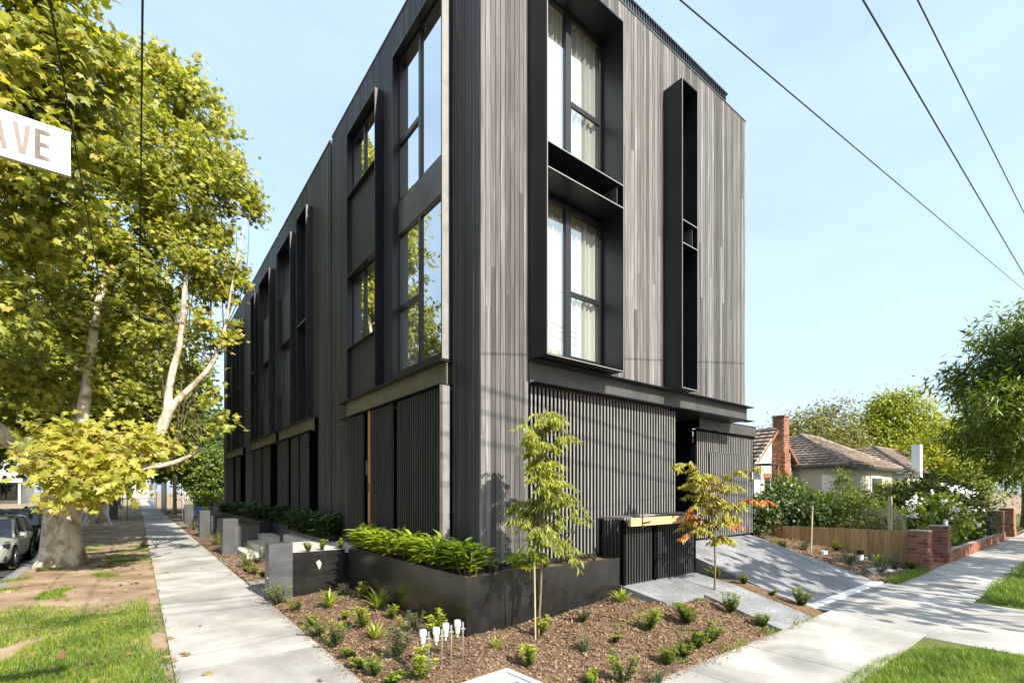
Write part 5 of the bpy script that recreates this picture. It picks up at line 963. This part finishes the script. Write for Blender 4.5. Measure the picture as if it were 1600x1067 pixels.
SH_ = [(436, 944, 'twiggy', 1.25, 'sprawling twiggy shrub at the foot of the nearest letterbox post'), (461, 956, 'twiggy', .9, 'small twiggy shrub right of the letterbox post foot'), (514, 948, 'fan', 1., 'yellow-green strap-leaved tuft before the torn sticker wall'),
 (537, 930, 'dark', 1.1, 'grey-green shrub below the planter far corner'), (568, 935, 'yellow', 1.1, 'yellow-topped shrub beside the far end of the corner planter'), (591, 950, 'fan', 1.25, 'largest strap-leaved tuft against the black planter side'),
 (538, 968, 'yellow', .75, 'small yellow-tipped seedling in the middle of the left bed'), (567, 981, 'yellow', 1., 'yellow rosette shrub left of centre in the left bed'), (613, 966, 'yellow', .95, 'yellow-green shrub near the middle of the planter side'),
 (650, 985, 'dark', 1.2, 'dark small-leaved shrub left of the white-capped stakes'), (486, 978, 'twiggy', .9, 'thin twiggy shrub at the left footpath edge'), (498, 994, 'twiggy', 1.05, 'leafy twiggy shrub halfway down the footpath edge'),
 (527, 1010, 'twiggy', 1.2, 'bushy green shrub beside the left footpath'), (586, 997, 'fan', .8, 'narrow upright strap tuft in the left bed'), (548, 1028, 'low', 1., 'low little shrub close to the footpath edge'), (619, 1027, 'dark', 1.25, 'broad grey-green shrub in the left bed below the stakes'),
 (626, 990, 'tall', .9, 'single tall sprig behind the grey-green shrub'), (684, 995, 'yellow', 1.3, 'bright upright shrub directly behind the white-capped stakes'), (564, 1044, 'low', 1.2, 'low shrub near the footpath at the lower left'), (584, 1056, 'twiggy', .8, 'small shrub just below the low one at the footpath'),
 (659, 1062, 'yellow', 1.1, 'yellow-green shrub at the bottom edge left of the pit lid'), (613, 1070, 'low', 1.1, 'cut-off little shrub at the bottom edge of the bed'), (776, 1012, 'fan', .55, 'thin lime grass tuft before the planter corner'), (826, 1042, 'yellow', 1.25, 'round yellow shrub in front of the green young tree'),
 (846, 992, 'yellow', 1.15, 'yellow shrub just behind the green young tree trunk'), (912, 971, 'dark', 1.1, 'grey-green shrub between the tree and the bin enclosure'), (912, 1017, 'tuft', 1.1, 'grey spiky tuft in the middle of the right bed'), (1015, 983, 'yellow', 1.1, 'yellow-topped dark shrub in the right bed'),
 (962, 1003, 'low', 1., 'small dark cushion shrub in the right bed'), (971, 941, 'fan', .8, 'light strap-leaved tuft beside the bin enclosure post'), (1073, 972, 'green', 1.2, 'leafy green shrub left of the autumn tree'), (1111, 1003, 'green', 1., 'green shrub right below the autumn tree'),
 (1090, 1014, 'green', 1.1, 'green shrub near the front of the right bed'), (1069, 1026, 'green', 1., 'low green shrub beside the side footpath'), (1044, 1038, 'green', .9, 'small green shrub nearest the side footpath slab joint'), (1140, 958, 'green', 1.1, 'green shrub behind the autumn tree trunk'),
 (1190, 980, 'green', .8, 'small green shrub at the tip of the right bed'), (1027, 1068, 'tuft', .9, 'grass tuft at the bottom edge of the right bed'), (973, 1066, 'twiggy', 1.1, 'trailing shrub at the bottom edge of the right bed'), (925, 1070, 'yellow', .8, 'small shrub at the bottom edge left of the trailing one')]
for px, py, kd, s, lab in SH_:
    x, y = gp(px, py); sprig('garden_seedling', lab, x, y, kd, s)
for x, y, kd, s, lab in ((9.2, 5.15, 'green', .9, 'small green shrub at the bin enclosure corner beside the driveway'), (9.2, 4.55, 'green', 1., 'green shrub in the strip between path and driveway'), (9.15, 4.0, 'low', 1., 'tiny shrub in the strip between path and driveway'), (9.25, 3.55, 'green', 1.6, 'large leafy shrub at the foot of the driveway strip'),
    (2.25, 11.1 + 2.2, 'twiggy', 1., 'twiggy shrub before the concrete steps near the footpath'), (2.35, 14.6, 'twiggy', 1.2, 'leafy shrub left of the lowest step'), (2.2, 13.9, 'low', 1.1, 'low shrub in the narrow bed beyond the first post'), (2.75, 15.3, 'twiggy', 1.8, 'yellow-green shrub in front of the steps'), (2.4, 12.9, 'low', 1., 'small shrub just beyond the paved strip'),
    (2.3, 21.5, 'twiggy', 2., 'bright shrub between the second and third posts'), (2.45, 20.1, 'twiggy', 2., 'larger bright shrub right behind the second post'), (2.35, 30.5, 'twiggy', 2., 'yellow shrub between the third and farthest posts'),
    (14.4, 6.0, 'green', 1.3, 'dark shrub high in the side bed by the driveway'), (15.0, 5.7, 'tuft', 1.6, 'green tuft before the paling fence'), (14.7, 4.5, 'tuft', 1.5, 'yellow-green tuft beside the white pipe'), (16.3, 5.3, 'green', 1.5, 'dark rounded shrub against the fence palings'), (16.0, 4.2, 'fan', 1.2, 'strap-leaved tuft at the fence foot near the brick pier'),
    (14.4, 3.75, 'dark', 1.6, 'dark leafy shrub on the pale stone slab'), (15.4, 3.7, 'dark', 1.5, 'second dark shrub over the pale stone slab'), (16.1, 3.5, 'green', 1.3, 'low green shrub before the nearest brick pier')): sprig('garden_seedling', lab, x, y, kd, s)
for x, y, z, s, lab in ((2.75, 10.32, .86, .8, 'tiny yellow plant on the landing edge by the letterbox post'), (3.05, 10.34, .86, 1., 'small yellow plant in the middle of the landing edge'), (3.42, 10.36, .86, .8, 'tiny yellow plant on the landing edge nearest the planter'), (5.05, 5.62, .9, .9, 'yellow-green seedling behind the young tree on the planter'), (5.6, 5.66, .9, .9, 'grey-green seedling in the corner planter before the slats'), (6.2, 5.66, .9, .7, 'last small seedling at the planter end by the bin enclosure'), (4.05, 5.64, .9, .8, 'grey seedling at the very corner of the planter')):
    sprig('garden_seedling', lab, x, y, 'yellow' if 'yellow' in lab else 'dark', s, z, 'small seedlings on the planters')
# mulch chips, litter, grass
n = 30000; x = np.where(rng.random(n) < .42, rng.uniform(1.97, 3.44, n), rng.uniform(3.44, 7.7, n)); y = np.where(x < 3.44, rng.uniform(3.25, 10.1, n), rng.uniform(3.25, 5.38, n))
k = (rng.random(n) < np.interp(y, [3.2, 6.5, 10], [1, .9, .5])) & ~((np.abs(x - 2.95) < .34) & (np.abs(y - 3.95) < .39)) & ~((y > 4.46) & (x > 6.58)); x, y = x[k], y[k]; n = len(x); z = np.array([mulchz(a, b) for a, b in zip(x, y)]) + .008
d = rdir(n); d[:, 2] *= .35; sz_ = .012 + .042 * rng.random(n) ** 2
o = scatter('mulch_chips', CHIP, np.c_[x, y, z], d, np.c_[.5 * rng.normal(size=n), .5 * rng.normal(size=n), np.ones(n)], sz_, 'mulch_chip'); tag(o, 'loose brown bark chips covering the corner beds', 'mulch', kind='stuff')
n = 5000; x = rng.uniform(1.97, 2.6, n); y = rng.uniform(10.6, 18, n); d = rdir(n); d[:, 2] *= .35
x2 = rng.uniform(13.5, 16.7, n); y2 = rng.uniform(3.3, 6.8, n); z2 = np.array([side_h(a, b) for a, b in zip(x2, y2)])
o = scatter('mulch_chips', CHIP, np.r_[np.c_[x, y, np.full(n, .04)], np.c_[x2, y2, z2 + .012]], np.r_[d, d], np.c_[.5 * rng.normal(size=2 * n), .5 * rng.normal(size=2 * n), np.ones(2 * n)], .025 + .04 * rng.random(2 * n), 'mulch_chip'); tag(o, 'bark chips in the narrow beds', 'mulch', kind='stuff')
def blades(name, label, x, y, z, h, hue=None, wd=1.):
    n = len(x); a = rng.random(n) * 6.28; ln = .25 + .6 * rng.random(n)
    o = scatter(name, BLADE, np.c_[x, y, z], np.c_[np.cos(a) * ln, np.sin(a) * ln, np.ones(n)], np.c_[-np.cos(a), -np.sin(a), np.full(n, .3)], h, 'grass_blade', None, hue, wd); return tag(o, label, 'grass', kind='stuff')
from mathutils import noise as mn
def patch(x, y, s=1.1, off=0.): return np.array([mn.noise(Vector((a * s + off, b * s, 3.1))) for a, b in zip(x, y)])
n = 170000; x = rng.uniform(-2.9, .36, n); y = 4.6 + (25 - 4.6) * rng.random(n) ** 1.5; pn = patch(x, y); edge = 12.0 + .5 * np.sin(x * 3) + 1.2 * pn
k = ((y < edge) & (pn > -.45) & (rng.random(len(x)) < .72 + 1.2 * (pn + .45)) & (rng.random(len(x)) < np.clip((edge - y) / 1.6 + .12, 0, 1)) & (rng.random(len(x)) < np.clip((.40 - x) / .35, .25, 1)) & ~((x > .16) & (pn < .0))) | ((y >= edge) & (pn > .30)); x, y, pn = x[k], y[k], pn[k]
blades('grass', 'bright green verge grass left of the footpath', x, y, np.full(len(x), -.012), .04 + .055 * rng.random(len(x)), np.clip(.28 + .5 * rng.random(len(x)) - .55 * pn + .25 * patch(x, y, 4., 9.) + .2 * (y > 11.5), 0, 1), 1.3)
n = 45000; x = rng.uniform(5.3, 8.95, n); y = rng.uniform(-1.2, 1.95, n); lim = np.interp(x, [5.3, 7.3, 8.3, 8.95], [1.95, 1.93, 1.72, 1.15]); k = (y < lim); x, y = x[k], y[k]
blades('grass', 'thick green grass patch at the bottom right between footpath and road', x, y, np.full(len(x), -.02), .04 + .07 * rng.random(len(x)), np.clip(.15 + .55 * rng.random(len(x)) + .5 * patch(x, y, 2.5), 0, 1), .8)
n = 40000; x = 12.3 + 16 * rng.random(n) ** 1.4; y = rng.uniform(-1.9, 1.95, n); lim = np.interp(x, [12.3, 12.7, 13.4, 15, 30], [.6, 1.5, 1.8, 1.9, 1.9]); k = y < lim; x, y = x[k], y[k]
blades('grass', 'green grass patch at the right edge beyond the concrete crossover', x, y, np.full(len(x), -.02), .06 + .10 * rng.random(len(x)), np.clip(.1 + .6 * rng.random(len(x)), 0, 1), 1.2)
n = 2500; x = rng.uniform(13.6, 16.4, n); y = 3.2 + .35 * rng.random(n) ** 2
blades('grass', 'fringe of bright grass beside the side footpath before the pier', x, y, np.full(n, -.01), .06 + .1 * rng.random(n), None, 1.5)
n = 900; x = np.r_[1.955 - np.abs(rng.normal(size=n)) * .07, rng.uniform(1.95, 9, n)]; y = np.r_[rng.uniform(3.3, 12, n), 3.215 - np.abs(rng.normal(size=n)) * .06]; n *= 2
o = scatter('mulch_chips', CHIP, np.c_[x, y, np.full(n, .006)], np.c_[rng.normal(size=n), rng.normal(size=n), .1 * rng.random(n)], np.c_[.3 * rng.normal(size=n), .3 * rng.normal(size=n), np.ones(n)], .008 + .022 * rng.random(n), 'mulch_chip'); tag(o, 'stray bark chips spilled over the footpath edges', 'mulch', kind='stuff')
n = 420; x = rng.uniform(2.0, 7.5, n); y = rng.uniform(3.3, 9.5, n); k = (x < 3.4) | (y < 5.3); x, y = x[k], y[k]; n = len(x); z = np.array([mulchz(a, b) for a, b in zip(x, y)]) + .02
o = scatter('fallen_leaves', PLANE_LO, np.c_[x, y, z], np.c_[rng.normal(size=n), rng.normal(size=n), .3 * rng.random(n)], np.c_[.5 * rng.normal(size=n), .5 * rng.normal(size=n), np.ones(n)], .03 + .04 * rng.random(n), 'litter'); tag(o, 'small dry leaves lying on the mulch of the corner bed', 'leaves', kind='stuff')
n = 2600; x = rng.uniform(5.0, 8.8, n); y = rng.uniform(3.3, 4.6, n); pw_ = patch(x, y, 1.9, 5.); k = (pw_ > .08) & (x > 5.2) & ~(x > 7.6); x, y = x[k], y[k]; z = np.array([mulchz(a, b) for a, b in zip(x, y)])
blades('weeds', 'patchy low green weeds in the right part of the corner bed', x, y, z, .03 + .07 * rng.random(len(x)), np.clip(.1 + .5 * rng.random(len(x)), 0, 1), 1.6)
n = 900; x = rng.uniform(3.2, 9, n); y = 3.2 + .25 * rng.random(n) ** 2; kk = patch(x, y, 1.7) > .05; blades('grass', 'thin weeds along the edge of the corner bed', x[kk], y[kk], np.full(kk.sum(), -.0), .05 + .06 * rng.random(kk.sum()), None, 1.2)
n = 420; x = rng.uniform(-2.2, 1.95, n); y = 4 + 24 * rng.random(n) ** 1.3; kx = (x < .35) | (rng.random(n) < .16); x, y = x[kx], y[kx]; n = len(x)
o = scatter('fallen_leaves', PLANE, np.c_[x, y, np.full(n, .02)], np.c_[rng.normal(size=n), rng.normal(size=n), .1 * rng.random(n)], np.c_[.3 * rng.normal(size=n), .3 * rng.normal(size=n), np.ones(n)], .06 + .07 * rng.random(n), 'litter'); tag(o, 'scattered brown fallen leaves on the verge and footpath', 'leaves', kind='stuff')
n = 130; x = rng.uniform(9.6, 27, n); y = rng.uniform(1.9, 3.4, n)
o = scatter('fallen_leaves', DIAMOND, np.c_[x, y, np.full(n, .012)], np.c_[rng.normal(size=n), rng.normal(size=n), .1 * rng.random(n)], np.c_[.3 * rng.normal(size=n), .3 * rng.normal(size=n), np.ones(n)], .05, 'litter'); tag(o, 'few small fallen leaves on the right footpath', 'leaves', kind='stuff')

# ------------------------------------------------------------------ street sign and wires
SG = thing('street_sign', 'white street name sign ending in AVE on a pole just outside the left edge', 'sign', (-1.25, 3.03, 0))
B(-1.2, -.247, 3.03, 3.036, 3.575, 3.76).build('panel', 'sign_face', SG)
m = MB(); m.box(-1.2, -.245, 3.0292, 3.042, 3.7605, 3.768); m.box(-1.2, -.245, 3.020, 3.046, 3.562, 3.5745); m.build('edge_strip', 'galv', SG)
MB().tube([(-1.24, 3.033, -.1), (-1.24, 3.033, 3.9)], .035, 12).build('pole', 'galv', SG)
def letter(name, polys):
    m = MB()
    for pg in polys:
        f = [(x, 3.0275, z) for x, z in pg]; b_ = [(x, 3.0299, z) for x, z in pg]; m.face(f); m.face(list(reversed(b_)))
        for i in range(len(pg)): j = (i + 1) % len(pg); m.face([b_[i], b_[j], f[j], f[i]])
    m.build(name, 'sign_letter', SG)
zt, zb = 3.735, 3.602
letter('letter', [[(-.366, zt), (-.366, zb), (-.348, zb), (-.348, zt)], [(-.348, zt), (-.348, zt - .018), (-.314, zt - .018), (-.314, zt)], [(-.348, 3.678), (-.348, 3.660), (-.318, 3.660), (-.318, 3.678)], [(-.348, zb + .018), (-.348, zb), (-.314, zb), (-.314, zb + .018)]])
letter('letter', [[(-.437, zt), (-.416, zb), (-.405, zb), (-.405, zb + .03), (-.419, zt)], [(-.405, zb + .03), (-.405, zb), (-.394, zb), (-.378, zt), (-.396, zt)]])
letter('letter', [[(-.510, zb), (-.489, zt), (-.482, zt), (-.482, zt - .04), (-.493, zb)], [(-.482, zt - .04), (-.482, zt), (-.473, zt), (-.451, zb), (-.469, zb)], [(-.490, zb + .045), (-.490, zb + .028), (-.473, zb + .028), (-.473, zb + .045)]])
def wire(label, pts, r=.011): o = MB().tube(pts, r, 6).build('power_line', 'wire'); tag(o, label, 'power line', 'overhead power lines')
def sag(a, b, s, n=14): return [Vector(a).lerp(Vector(b), i / n) - Vector((0, 0, s * 4 * (i / n) * (1 - i / n))) for i in range(n + 1)]
wire('lowest of the three overhead lines in the right of the sky', sag((-10, 2.6, 4.72), (60, 2.6, 14.9), .05), .008)
wire('middle of the three overhead lines in the right of the sky', sag((-6, 1.0, 4.65), (60, 1.0, 8.0), .05), .0052)
wire('rightmost overhead line, steepest at the top right', sag((-6, .9, 4.6), (60, .9, 10.6), .05), .0048)
for i, (z, yq) in enumerate(((9.34, -1.0), (9.5, -1.65), (9.56, -2.3))): wire('side street line passing overhead behind the camera, seen only by its shadow on the boards', sag((-30, yq, z + 3.6), (60, yq, z - 6.2), .1), .016)
wire('dark line dropping straight down through the top left of the sky', sag((.04, -6, 7.2), (.04, 70, 7.4), .3), .011)
wire('faint line passing behind the end of the street sign', sag((-.72, -3, 7.3), (-.72, 70, 7.4), .3), .010)
wire('thin line left of the street sign end, low among the leaves', sag((-1.75, -3, 7.2), (-1.75, 70, 7.4), .3), .010)

# ------------------------------------------------------------------ cars
def wheel(T, x, y, r, side):
    t = MB(); t.tube([(x - .1 * side, y, r - .12), (x + .10 * side, y, r - .12)], r, 20); o = t.build('wheel', 'rubber', T)
    q = MB(); q.tube([(x + .101 * side, y, r - .12), (x + .108 * side, y, r - .12)], r * .66, 18); 
    o2 = q.build('rim', 'galv', o)
    q = MB()
    for k in range(5):
        a = k * 2 * math.pi / 5; c0 = (x + .112 * side, y + math.cos(a) * r * .1, r - .12 + math.sin(a) * r * .1); c1 = (x + .112 * side, y + math.cos(a + .62) * r * .5, r - .12 + math.sin(a + .62) * r * .5); q.tube([c0, c1], .045, 5)
    q.build('rim', 'rubber', o)
def car(label, paint, xc, yf, L, W, H, hatch=True, face=-1, group='parked cars along the street', z=-.12):
    """yf: nose position; the nose points to -Y (face -1) or +Y"""
    T = thing('parked_car', label, 'car', (xc, yf + L / 2, z), group); s = 1 if face < 0 else -1
    def Y(t): return yf + t * L if s > 0 else yf + (1 - t) * L
    # stations: t, half width, z low, z belt, z top of deck
    st = [(0, .30, .38, .52, .55), (.012, .40, .30, .62, .64), (.05, .47, .24, .66, .70), (.12, .49, .22, .72, .80), (.22, .5, .21, .80, .90), (.30, .5, .21, .86, .95), (.5, .5, .21, .90, .96), (.72, .5, .21, .92, .97), (.9, .49, .23, .94, .98), (.97, .46, .28, .90, .96), (1, .38, .38, .75, .80)]
    m = MB(); rows = []
    for t, w_, zl, zb_, zd in st:
        w_ = w_ * W; y = Y(t); h = H / 1.46
        rows.append([(xc - w_ * .90, y, z + zl), (xc - w_, y, z + zl + .1), (xc - w_ * 1.0, y, z + (zl + zb_) / 2 * h + .06), (xc - w_ * .985, y, z + zb_ * h), (xc - w_ * .86, y, z + zd * h), (xc, y, z + (zd + .03) * h), (xc + w_ * .86, y, z + zd * h), (xc + w_ * .985, y, z + zb_ * h), (xc + w_, y, z + (zl + zb_) / 2 * h + .06), (xc + w_, y, z + zl + .1), (xc + w_ * .9, y, z + zl)])
    for a, b in zip(rows, rows[1:]):
        for j in range(10): m.face([a[j], a[j + 1], b[j + 1], b[j]] if s < 0 else [a[j + 1], a[j], b[j], b[j + 1]])
    m.face(rows[0] if s > 0 else list(reversed(rows[0]))); m.face(list(reversed(rows[-1])) if s > 0 else rows[-1]); bo = m.build('body', paint, T, True)
    bm = bmesh.new(); bm.from_mesh(bo.data); bmesh.ops.remove_doubles(bm, verts=bm.verts, dist=.001); bmesh.ops.recalc_face_normals(bm, faces=bm.faces); bm.to_mesh(bo.data); bm.free(); sb = bo.modifiers.new('sub', 'SUBSURF'); sb.levels = sb.render_levels = 1
    # cabin: glass body with roof and pillars
    h = H / 1.46; end = .985 if hatch else .88; cab = [(.24, .43, .90), (.40, .385, 1.36), (.55, .38, 1.45), (.78, .375, 1.42), (end - .06, .36, 1.34), (end, .42, .97)]
    g = MB(); r_ = MB(); pr = MB(); pv = None
    for t, w_, zz in cab:
        y = Y(t); lo = (.45 * W, .90 * h); ti = w_ * W; q = [(xc - lo[0], y, z + lo[1]), (xc - ti, y, z + zz * h), (xc - ti * .6, y, z + (zz + .02) * h), (xc + ti * .6, y, z + (zz + .02) * h), (xc + ti, y, z + zz * h), (xc + lo[0], y, z + lo[1])]
        if pv:
            for j in range(5): g.face([pv[j], pv[j + 1], q[j + 1], q[j]])
        pv = q
    g.build('window', 'car_glass', T, True)
    for (t0, w0, z0_), (t1, w1, z1_) in zip(cab[1:4], cab[2:5]):
        r_.hexa([(xc - w0 * W * 1.01, Y(t0), z + z0_ * h), (xc + w0 * W * 1.01, Y(t0), z + z0_ * h), (xc + w1 * W * 1.01, Y(t1), z + z1_ * h), (xc - w1 * W * 1.01, Y(t1), z + z1_ * h)], [(xc - w0 * W * .7, Y(t0), z + (z0_ + .045) * h), (xc + w0 * W * .7, Y(t0), z + (z0_ + .045) * h), (xc + w1 * W * .7, Y(t1), z + (z1_ + .045) * h), (xc - w1 * W * .7, Y(t1), z + (z1_ + .045) * h)])
    r_.build('roof', paint, T, True)
    for sd in (-1, 1):
        for ta, za, wa, tb_, zb2, wb in ((.235, .90, .455, .40, 1.37, .39), (.575, .92, .462, .56, 1.45, .388), (.97, .95, .44, end - .07, 1.36, .37), (.40, 1.36, .39, .55, 1.45, .388), (.55, 1.45, .388, .78, 1.42, .384), (.78, 1.42, .384, end - .06, 1.35, .37)):
            MB().tube([(xc + sd * wa * W, Y(ta), z + za * h), (xc + sd * wb * W, Y(tb_), z + zb2 * h)], .033, 6).build('pillar', paint, T)
    for sd in (-1, 1):
        q = MB(); q.hexa([(xc + sd * .27 * W, Y(.012), z + .60), (xc + sd * .46 * W, Y(.055), z + .62), (xc + sd * .47 * W, Y(.09), z + .66), (xc + sd * .27 * W, Y(.05), z + .64)], [(xc + sd * .27 * W, Y(.02), z + .70), (xc + sd * .465 * W, Y(.06), z + .77), (xc + sd * .47 * W, Y(.10), z + .78), (xc + sd * .27 * W, Y(.05), z + .72)])
        hl = q.build('headlight', 'black_lens', T); MB().tube([(xc + sd * .38 * W, Y(.026), z + .69), (xc + sd * .38 * W, Y(.05), z + .69)], .055, 10).build('bulb', 'lamp_clear', hl)
        MB().hexa([(xc + sd * .28 * W, Y(.995), z + .72), (xc + sd * .46 * W, Y(.965), z + .72), (xc + sd * .46 * W, Y(.95), z + .72), (xc + sd * .28 * W, Y(.97), z + .72)], [(xc + sd * .28 * W, Y(.99), z + .95), (xc + sd * .46 * W, Y(.965), z + .95), (xc + sd * .46 * W, Y(.95), z + .95), (xc + sd * .28 * W, Y(.97), z + .95)]).build('taillight', 'tail_red', T)
        B(xc + sd * .49 * W, xc + sd * .60 * W, Y(.30), Y(.335), z + .90, z + 1.03).build('mirror', paint, T, bevel=.02)
        for ty in (.18, .80):
            MB().tube([(xc + sd * .44 * W, Y(ty), z + .33), (xc + sd * .503 * W, Y(ty), z + .33)], .375, 20).build('wheel_arch', 'void', T); wheel(T, xc + sd * (.5 * W - .09), Y(ty), .32, sd) if False else None
            q = MB(); q.tube([(xc + sd * (.5 * W - .18), Y(ty), z + .32), (xc + sd * (.5 * W + .012), Y(ty), z + .32)], .32, 20); wo = q.build('wheel', 'rubber', T)
            q = MB(); q.tube([(xc + sd * (.5 * W + .013), Y(ty), z + .32), (xc + sd * (.5 * W + .018), Y(ty), z + .32)], .215, 18)
            q.build('rim', 'galv', wo); q = MB()
            for k in range(5): a = k * 1.2566; q.tube([(xc + sd * (.5 * W + .02), Y(ty) + math.cos(a) * .08, z + .32 + math.sin(a) * .08), (xc + sd * (.5 * W + .02), Y(ty) + math.cos(a) * .18, z + .32 + math.sin(a) * .18)], .03, 5)
            q.build('rim_slot', 'rubber', wo)
    q = MB(); q.box(xc - .26 * W, xc + .26 * W, Y(.004), Y(.02), z + .34, z + .50); q.box(xc - .45 * W, xc - .32 * W, Y(.03), Y(.045), z + .33, z + .44); q.box(xc + .32 * W, xc + .45 * W, Y(.03), Y(.045), z + .33, z + .44); q.build('grille', 'black_lens', T)
    q = MB(); q.box(xc - .2, xc + .2, Y(-.002), Y(.003), z + .40, z + .51); q.build('number_plate', 'white_paint', T); return T
car('silver-green hatchback parked facing the camera beside the big plane tree', 'car_silver', -3.62, 18.7, 4.2, 1.78, 1.46)
car('black car parked right behind the silver-green hatchback', 'car_black', -3.75, 24.3, 4.6, 1.85, 1.5, False)
car('bronze car cut off by the left edge in front of the silver-green hatchback', 'car_bronze', -3.68, 13.55, 4.45, 1.8, 1.45, False, 1)
car('pale grey hatchback seen from behind far down the street at the left edge', 'car_silver', -16.7, 92, 4.3, 1.8, 1.5, True, 1)
car('small white car far away beyond the black car', 'car_white', -20.2, 148, 4.4, 1.8, 1.45, False, -1)
car('dark car parked beyond the big trunk, seen between the two plane trees', 'car_black', -3.7, 31.5, 4.4, 1.8, 1.46, False)

# ------------------------------------------------------------------ far end of the street
SHP = thing('corner_shop', 'low corner shop with a white awning across the street at the far left', 'shop', (-30, 125, 0))
B(-49, -17, 128, 140, -.2, 6.2).build('wall', 'render_cream', SHP); B(-49, -16.5, 123, 128, 4.0, 4.5).build('awning', 'trim_dark', SHP); B(-49, -16.4, 122.8, 123, 3.7, 4.7).build('fascia', 'white_paint', SHP)
for x in (-17, -20, -23, -26): B(x, x + .25, 123.3, 123.55, -.2, 4.0).build('awning_post', 'white_paint', SHP)
for x in (-20, -23.2, -26.4, -29.6): w_ = B(x, x + 2.2, 127.9, 127.98, .4, 3.4).build('window', 'trim_dark', SHP); B(x + .15, x + 2.05, 127.85, 127.9, .6, 3.2).build('pane', 'car_glass', w_)
def blk(name, label, cat, mt_, *a, win=()):
    T = thing(name, label, cat, ((a[0] + a[1]) / 2, (a[2] + a[3]) / 2, 0)); B(*a).build('wall', mt_, T)
    for w4 in win: B(*w4).build('window', 'car_glass', T)
    return T
blk('far_building', 'pale two-storey building closing the end of the street', 'building', 'render_cream', -12, 3, 210, 222, -.2, 7, win=[(-10 + i * 2.4, -8.8 + i * 2.4, 209.9, 209.98, 2.5, 5) for i in range(5)])
blk('far_building', 'long pale building in the distance across the street', 'building', 'render_cream', -60, -30, 190, 202, -.2, 6.5, win=[(-58 + i * 3, -56.4 + i * 3, 189.9, 189.98, 1.5, 4) for i in range(9)])
SP = thing('side_wall', 'tall grey panelled wall beside the far timber pole', 'wall', (2.4, 62, 0))
for i in range(4): B(2.25, 2.33, 60 + i * 3.0, 62.95 + i * 3.0, -.1, 4.0).build('panel', 'steel_grey', SP)
blk('far_fence', 'pale boundary wall with dark gaps further along the footpath', 'wall', 'render_white', 1.9, 2.0, 78, 130, -.1, 3.6, win=[(1.87, 1.9, 80 + i * 7, 83 + i * 7, .2, 3.2) for i in range(6)])
PO = thing('timber_pole', 'brown timber service pole on the footpath beyond the posts', 'pole', (2.75, 55, 0)); MB().tube([(2.7, 54, -.1), (2.7, 54, 7.5)], [.17, .12], 10).build('pole', 'paling', PO)
BR = thing('leaning_barrier', 'white and blue temporary fence panel leaning past the farthest post', 'barrier', (3, 46, 0))
m = MB(); 
for i in range(5): m.tube([(2.75 + i * .16, 45 + i * .1, 0), (2.62 + i * .16, 46, 2.7 - i * .28)], .022, 5)
m.tube([(2.62, 46, 2.7), (3.3, 46.2, 1.4)], .03, 5); m.tube([(2.75, 45, .05), (3.4, 45.4, .05)], .03, 5); m.build('frame', 'white_paint', BR)
SBX = blk('site_shed', 'pale site shed in dappled shade behind the farthest post', 'shed', 'concrete_dark', 4.1, 7.0, 50, 54, -.1, 2.7, win=[(4.5, 5.3, 49.95, 49.99, .8, 2.0)]); B(3.8, 7.5, 49.9, 54.1, 2.91, 3.05).build('roof', 'trim_dark', SBX)
o = B(3.6, 4.0, 44.4, 44.8, .0, .85).build('blue_bag', 'blue_bag', bevel=.08); tag(o, 'small blue bag on the ground near the site shed', 'bag')
blk('rear_building', 'dark building behind the townhouse row under the trees', 'building', 'trim_dark', 6.5, 16, 60, 75, -.1, 6)
SGT = thing('young_verge_tree', 'thin staked young tree on the verge far along the footpath', 'tree', (-.6, 45, 0)); m = MB(); m.tube([(-.6, 45, 0), (-.58, 45, 2.5)], .03, 6); m.build('trunk', 'bark_dark', SGT)
MB().tube([(-.85, 45, 0), (-.85, 45, 1.9)], .03, 5).build('stake', 'stake', SGT); MB().tube([(-.35, 45, 0), (-.35, 45, 1.9)], .03, 5).build('stake', 'stake', SGT); foliage('crown', [(-.58, 45, 3.2, .7)], 500, PLANE_LO, .2, 'plane_leaf_far', SGT, .2, 12, .3)
BX = thing('service_cabinet', 'grey roadside service cabinet beyond the second plane tree', 'cabinet', (-1.1, 47, 0)); B(-1.75, -1.15, 46, 46.5, -.1, 1.7).build('body', 'steel_grey', BX, bevel=.02); B(-1.78, -1.12, 45.97, 46.53, 1.70, 1.76).build('lid', 'steel_grey', BX)
UP = thing('utility_pole', 'utility pole with a crossarm and white insulators among the leaves', 'pole', (-2.2, 34, 0)); MB().tube([(-2.25, 30, -.1), (-2.25, 30, 8.2)], [.16, .11], 10).build('pole', 'bark_dark', UP); B(-3.6, .2, 29.93, 30.07, 6.95, 7.07).build('crossarm', 'galv', UP)
for x in (-3.4, -2.8, -1.5, -.7, -.1): MB().tube([(x, 30, 7.071), (x, 30, 7.16), (x, 30, 7.28)], [.04, .07, .03], 8).build('insulator', 'white_paint', UP)
HL = grid('far_hill', np.linspace(60, 500, 30), np.linspace(120, 420, 12), lambda x, y: -1 + 14 * math.exp(-((y - 250) / 90) ** 2) * (1 + .15 * math.sin(x * .05)), 'bark_dark')
foliage('far_woods', [(float(x), 150 + 30 * math.sin(x), 5, 7) for x in np.linspace(110, 330, 22)], 6000, DIAMOND, 1.5, 'olive_leaf', None, 2.2, 20, .4)
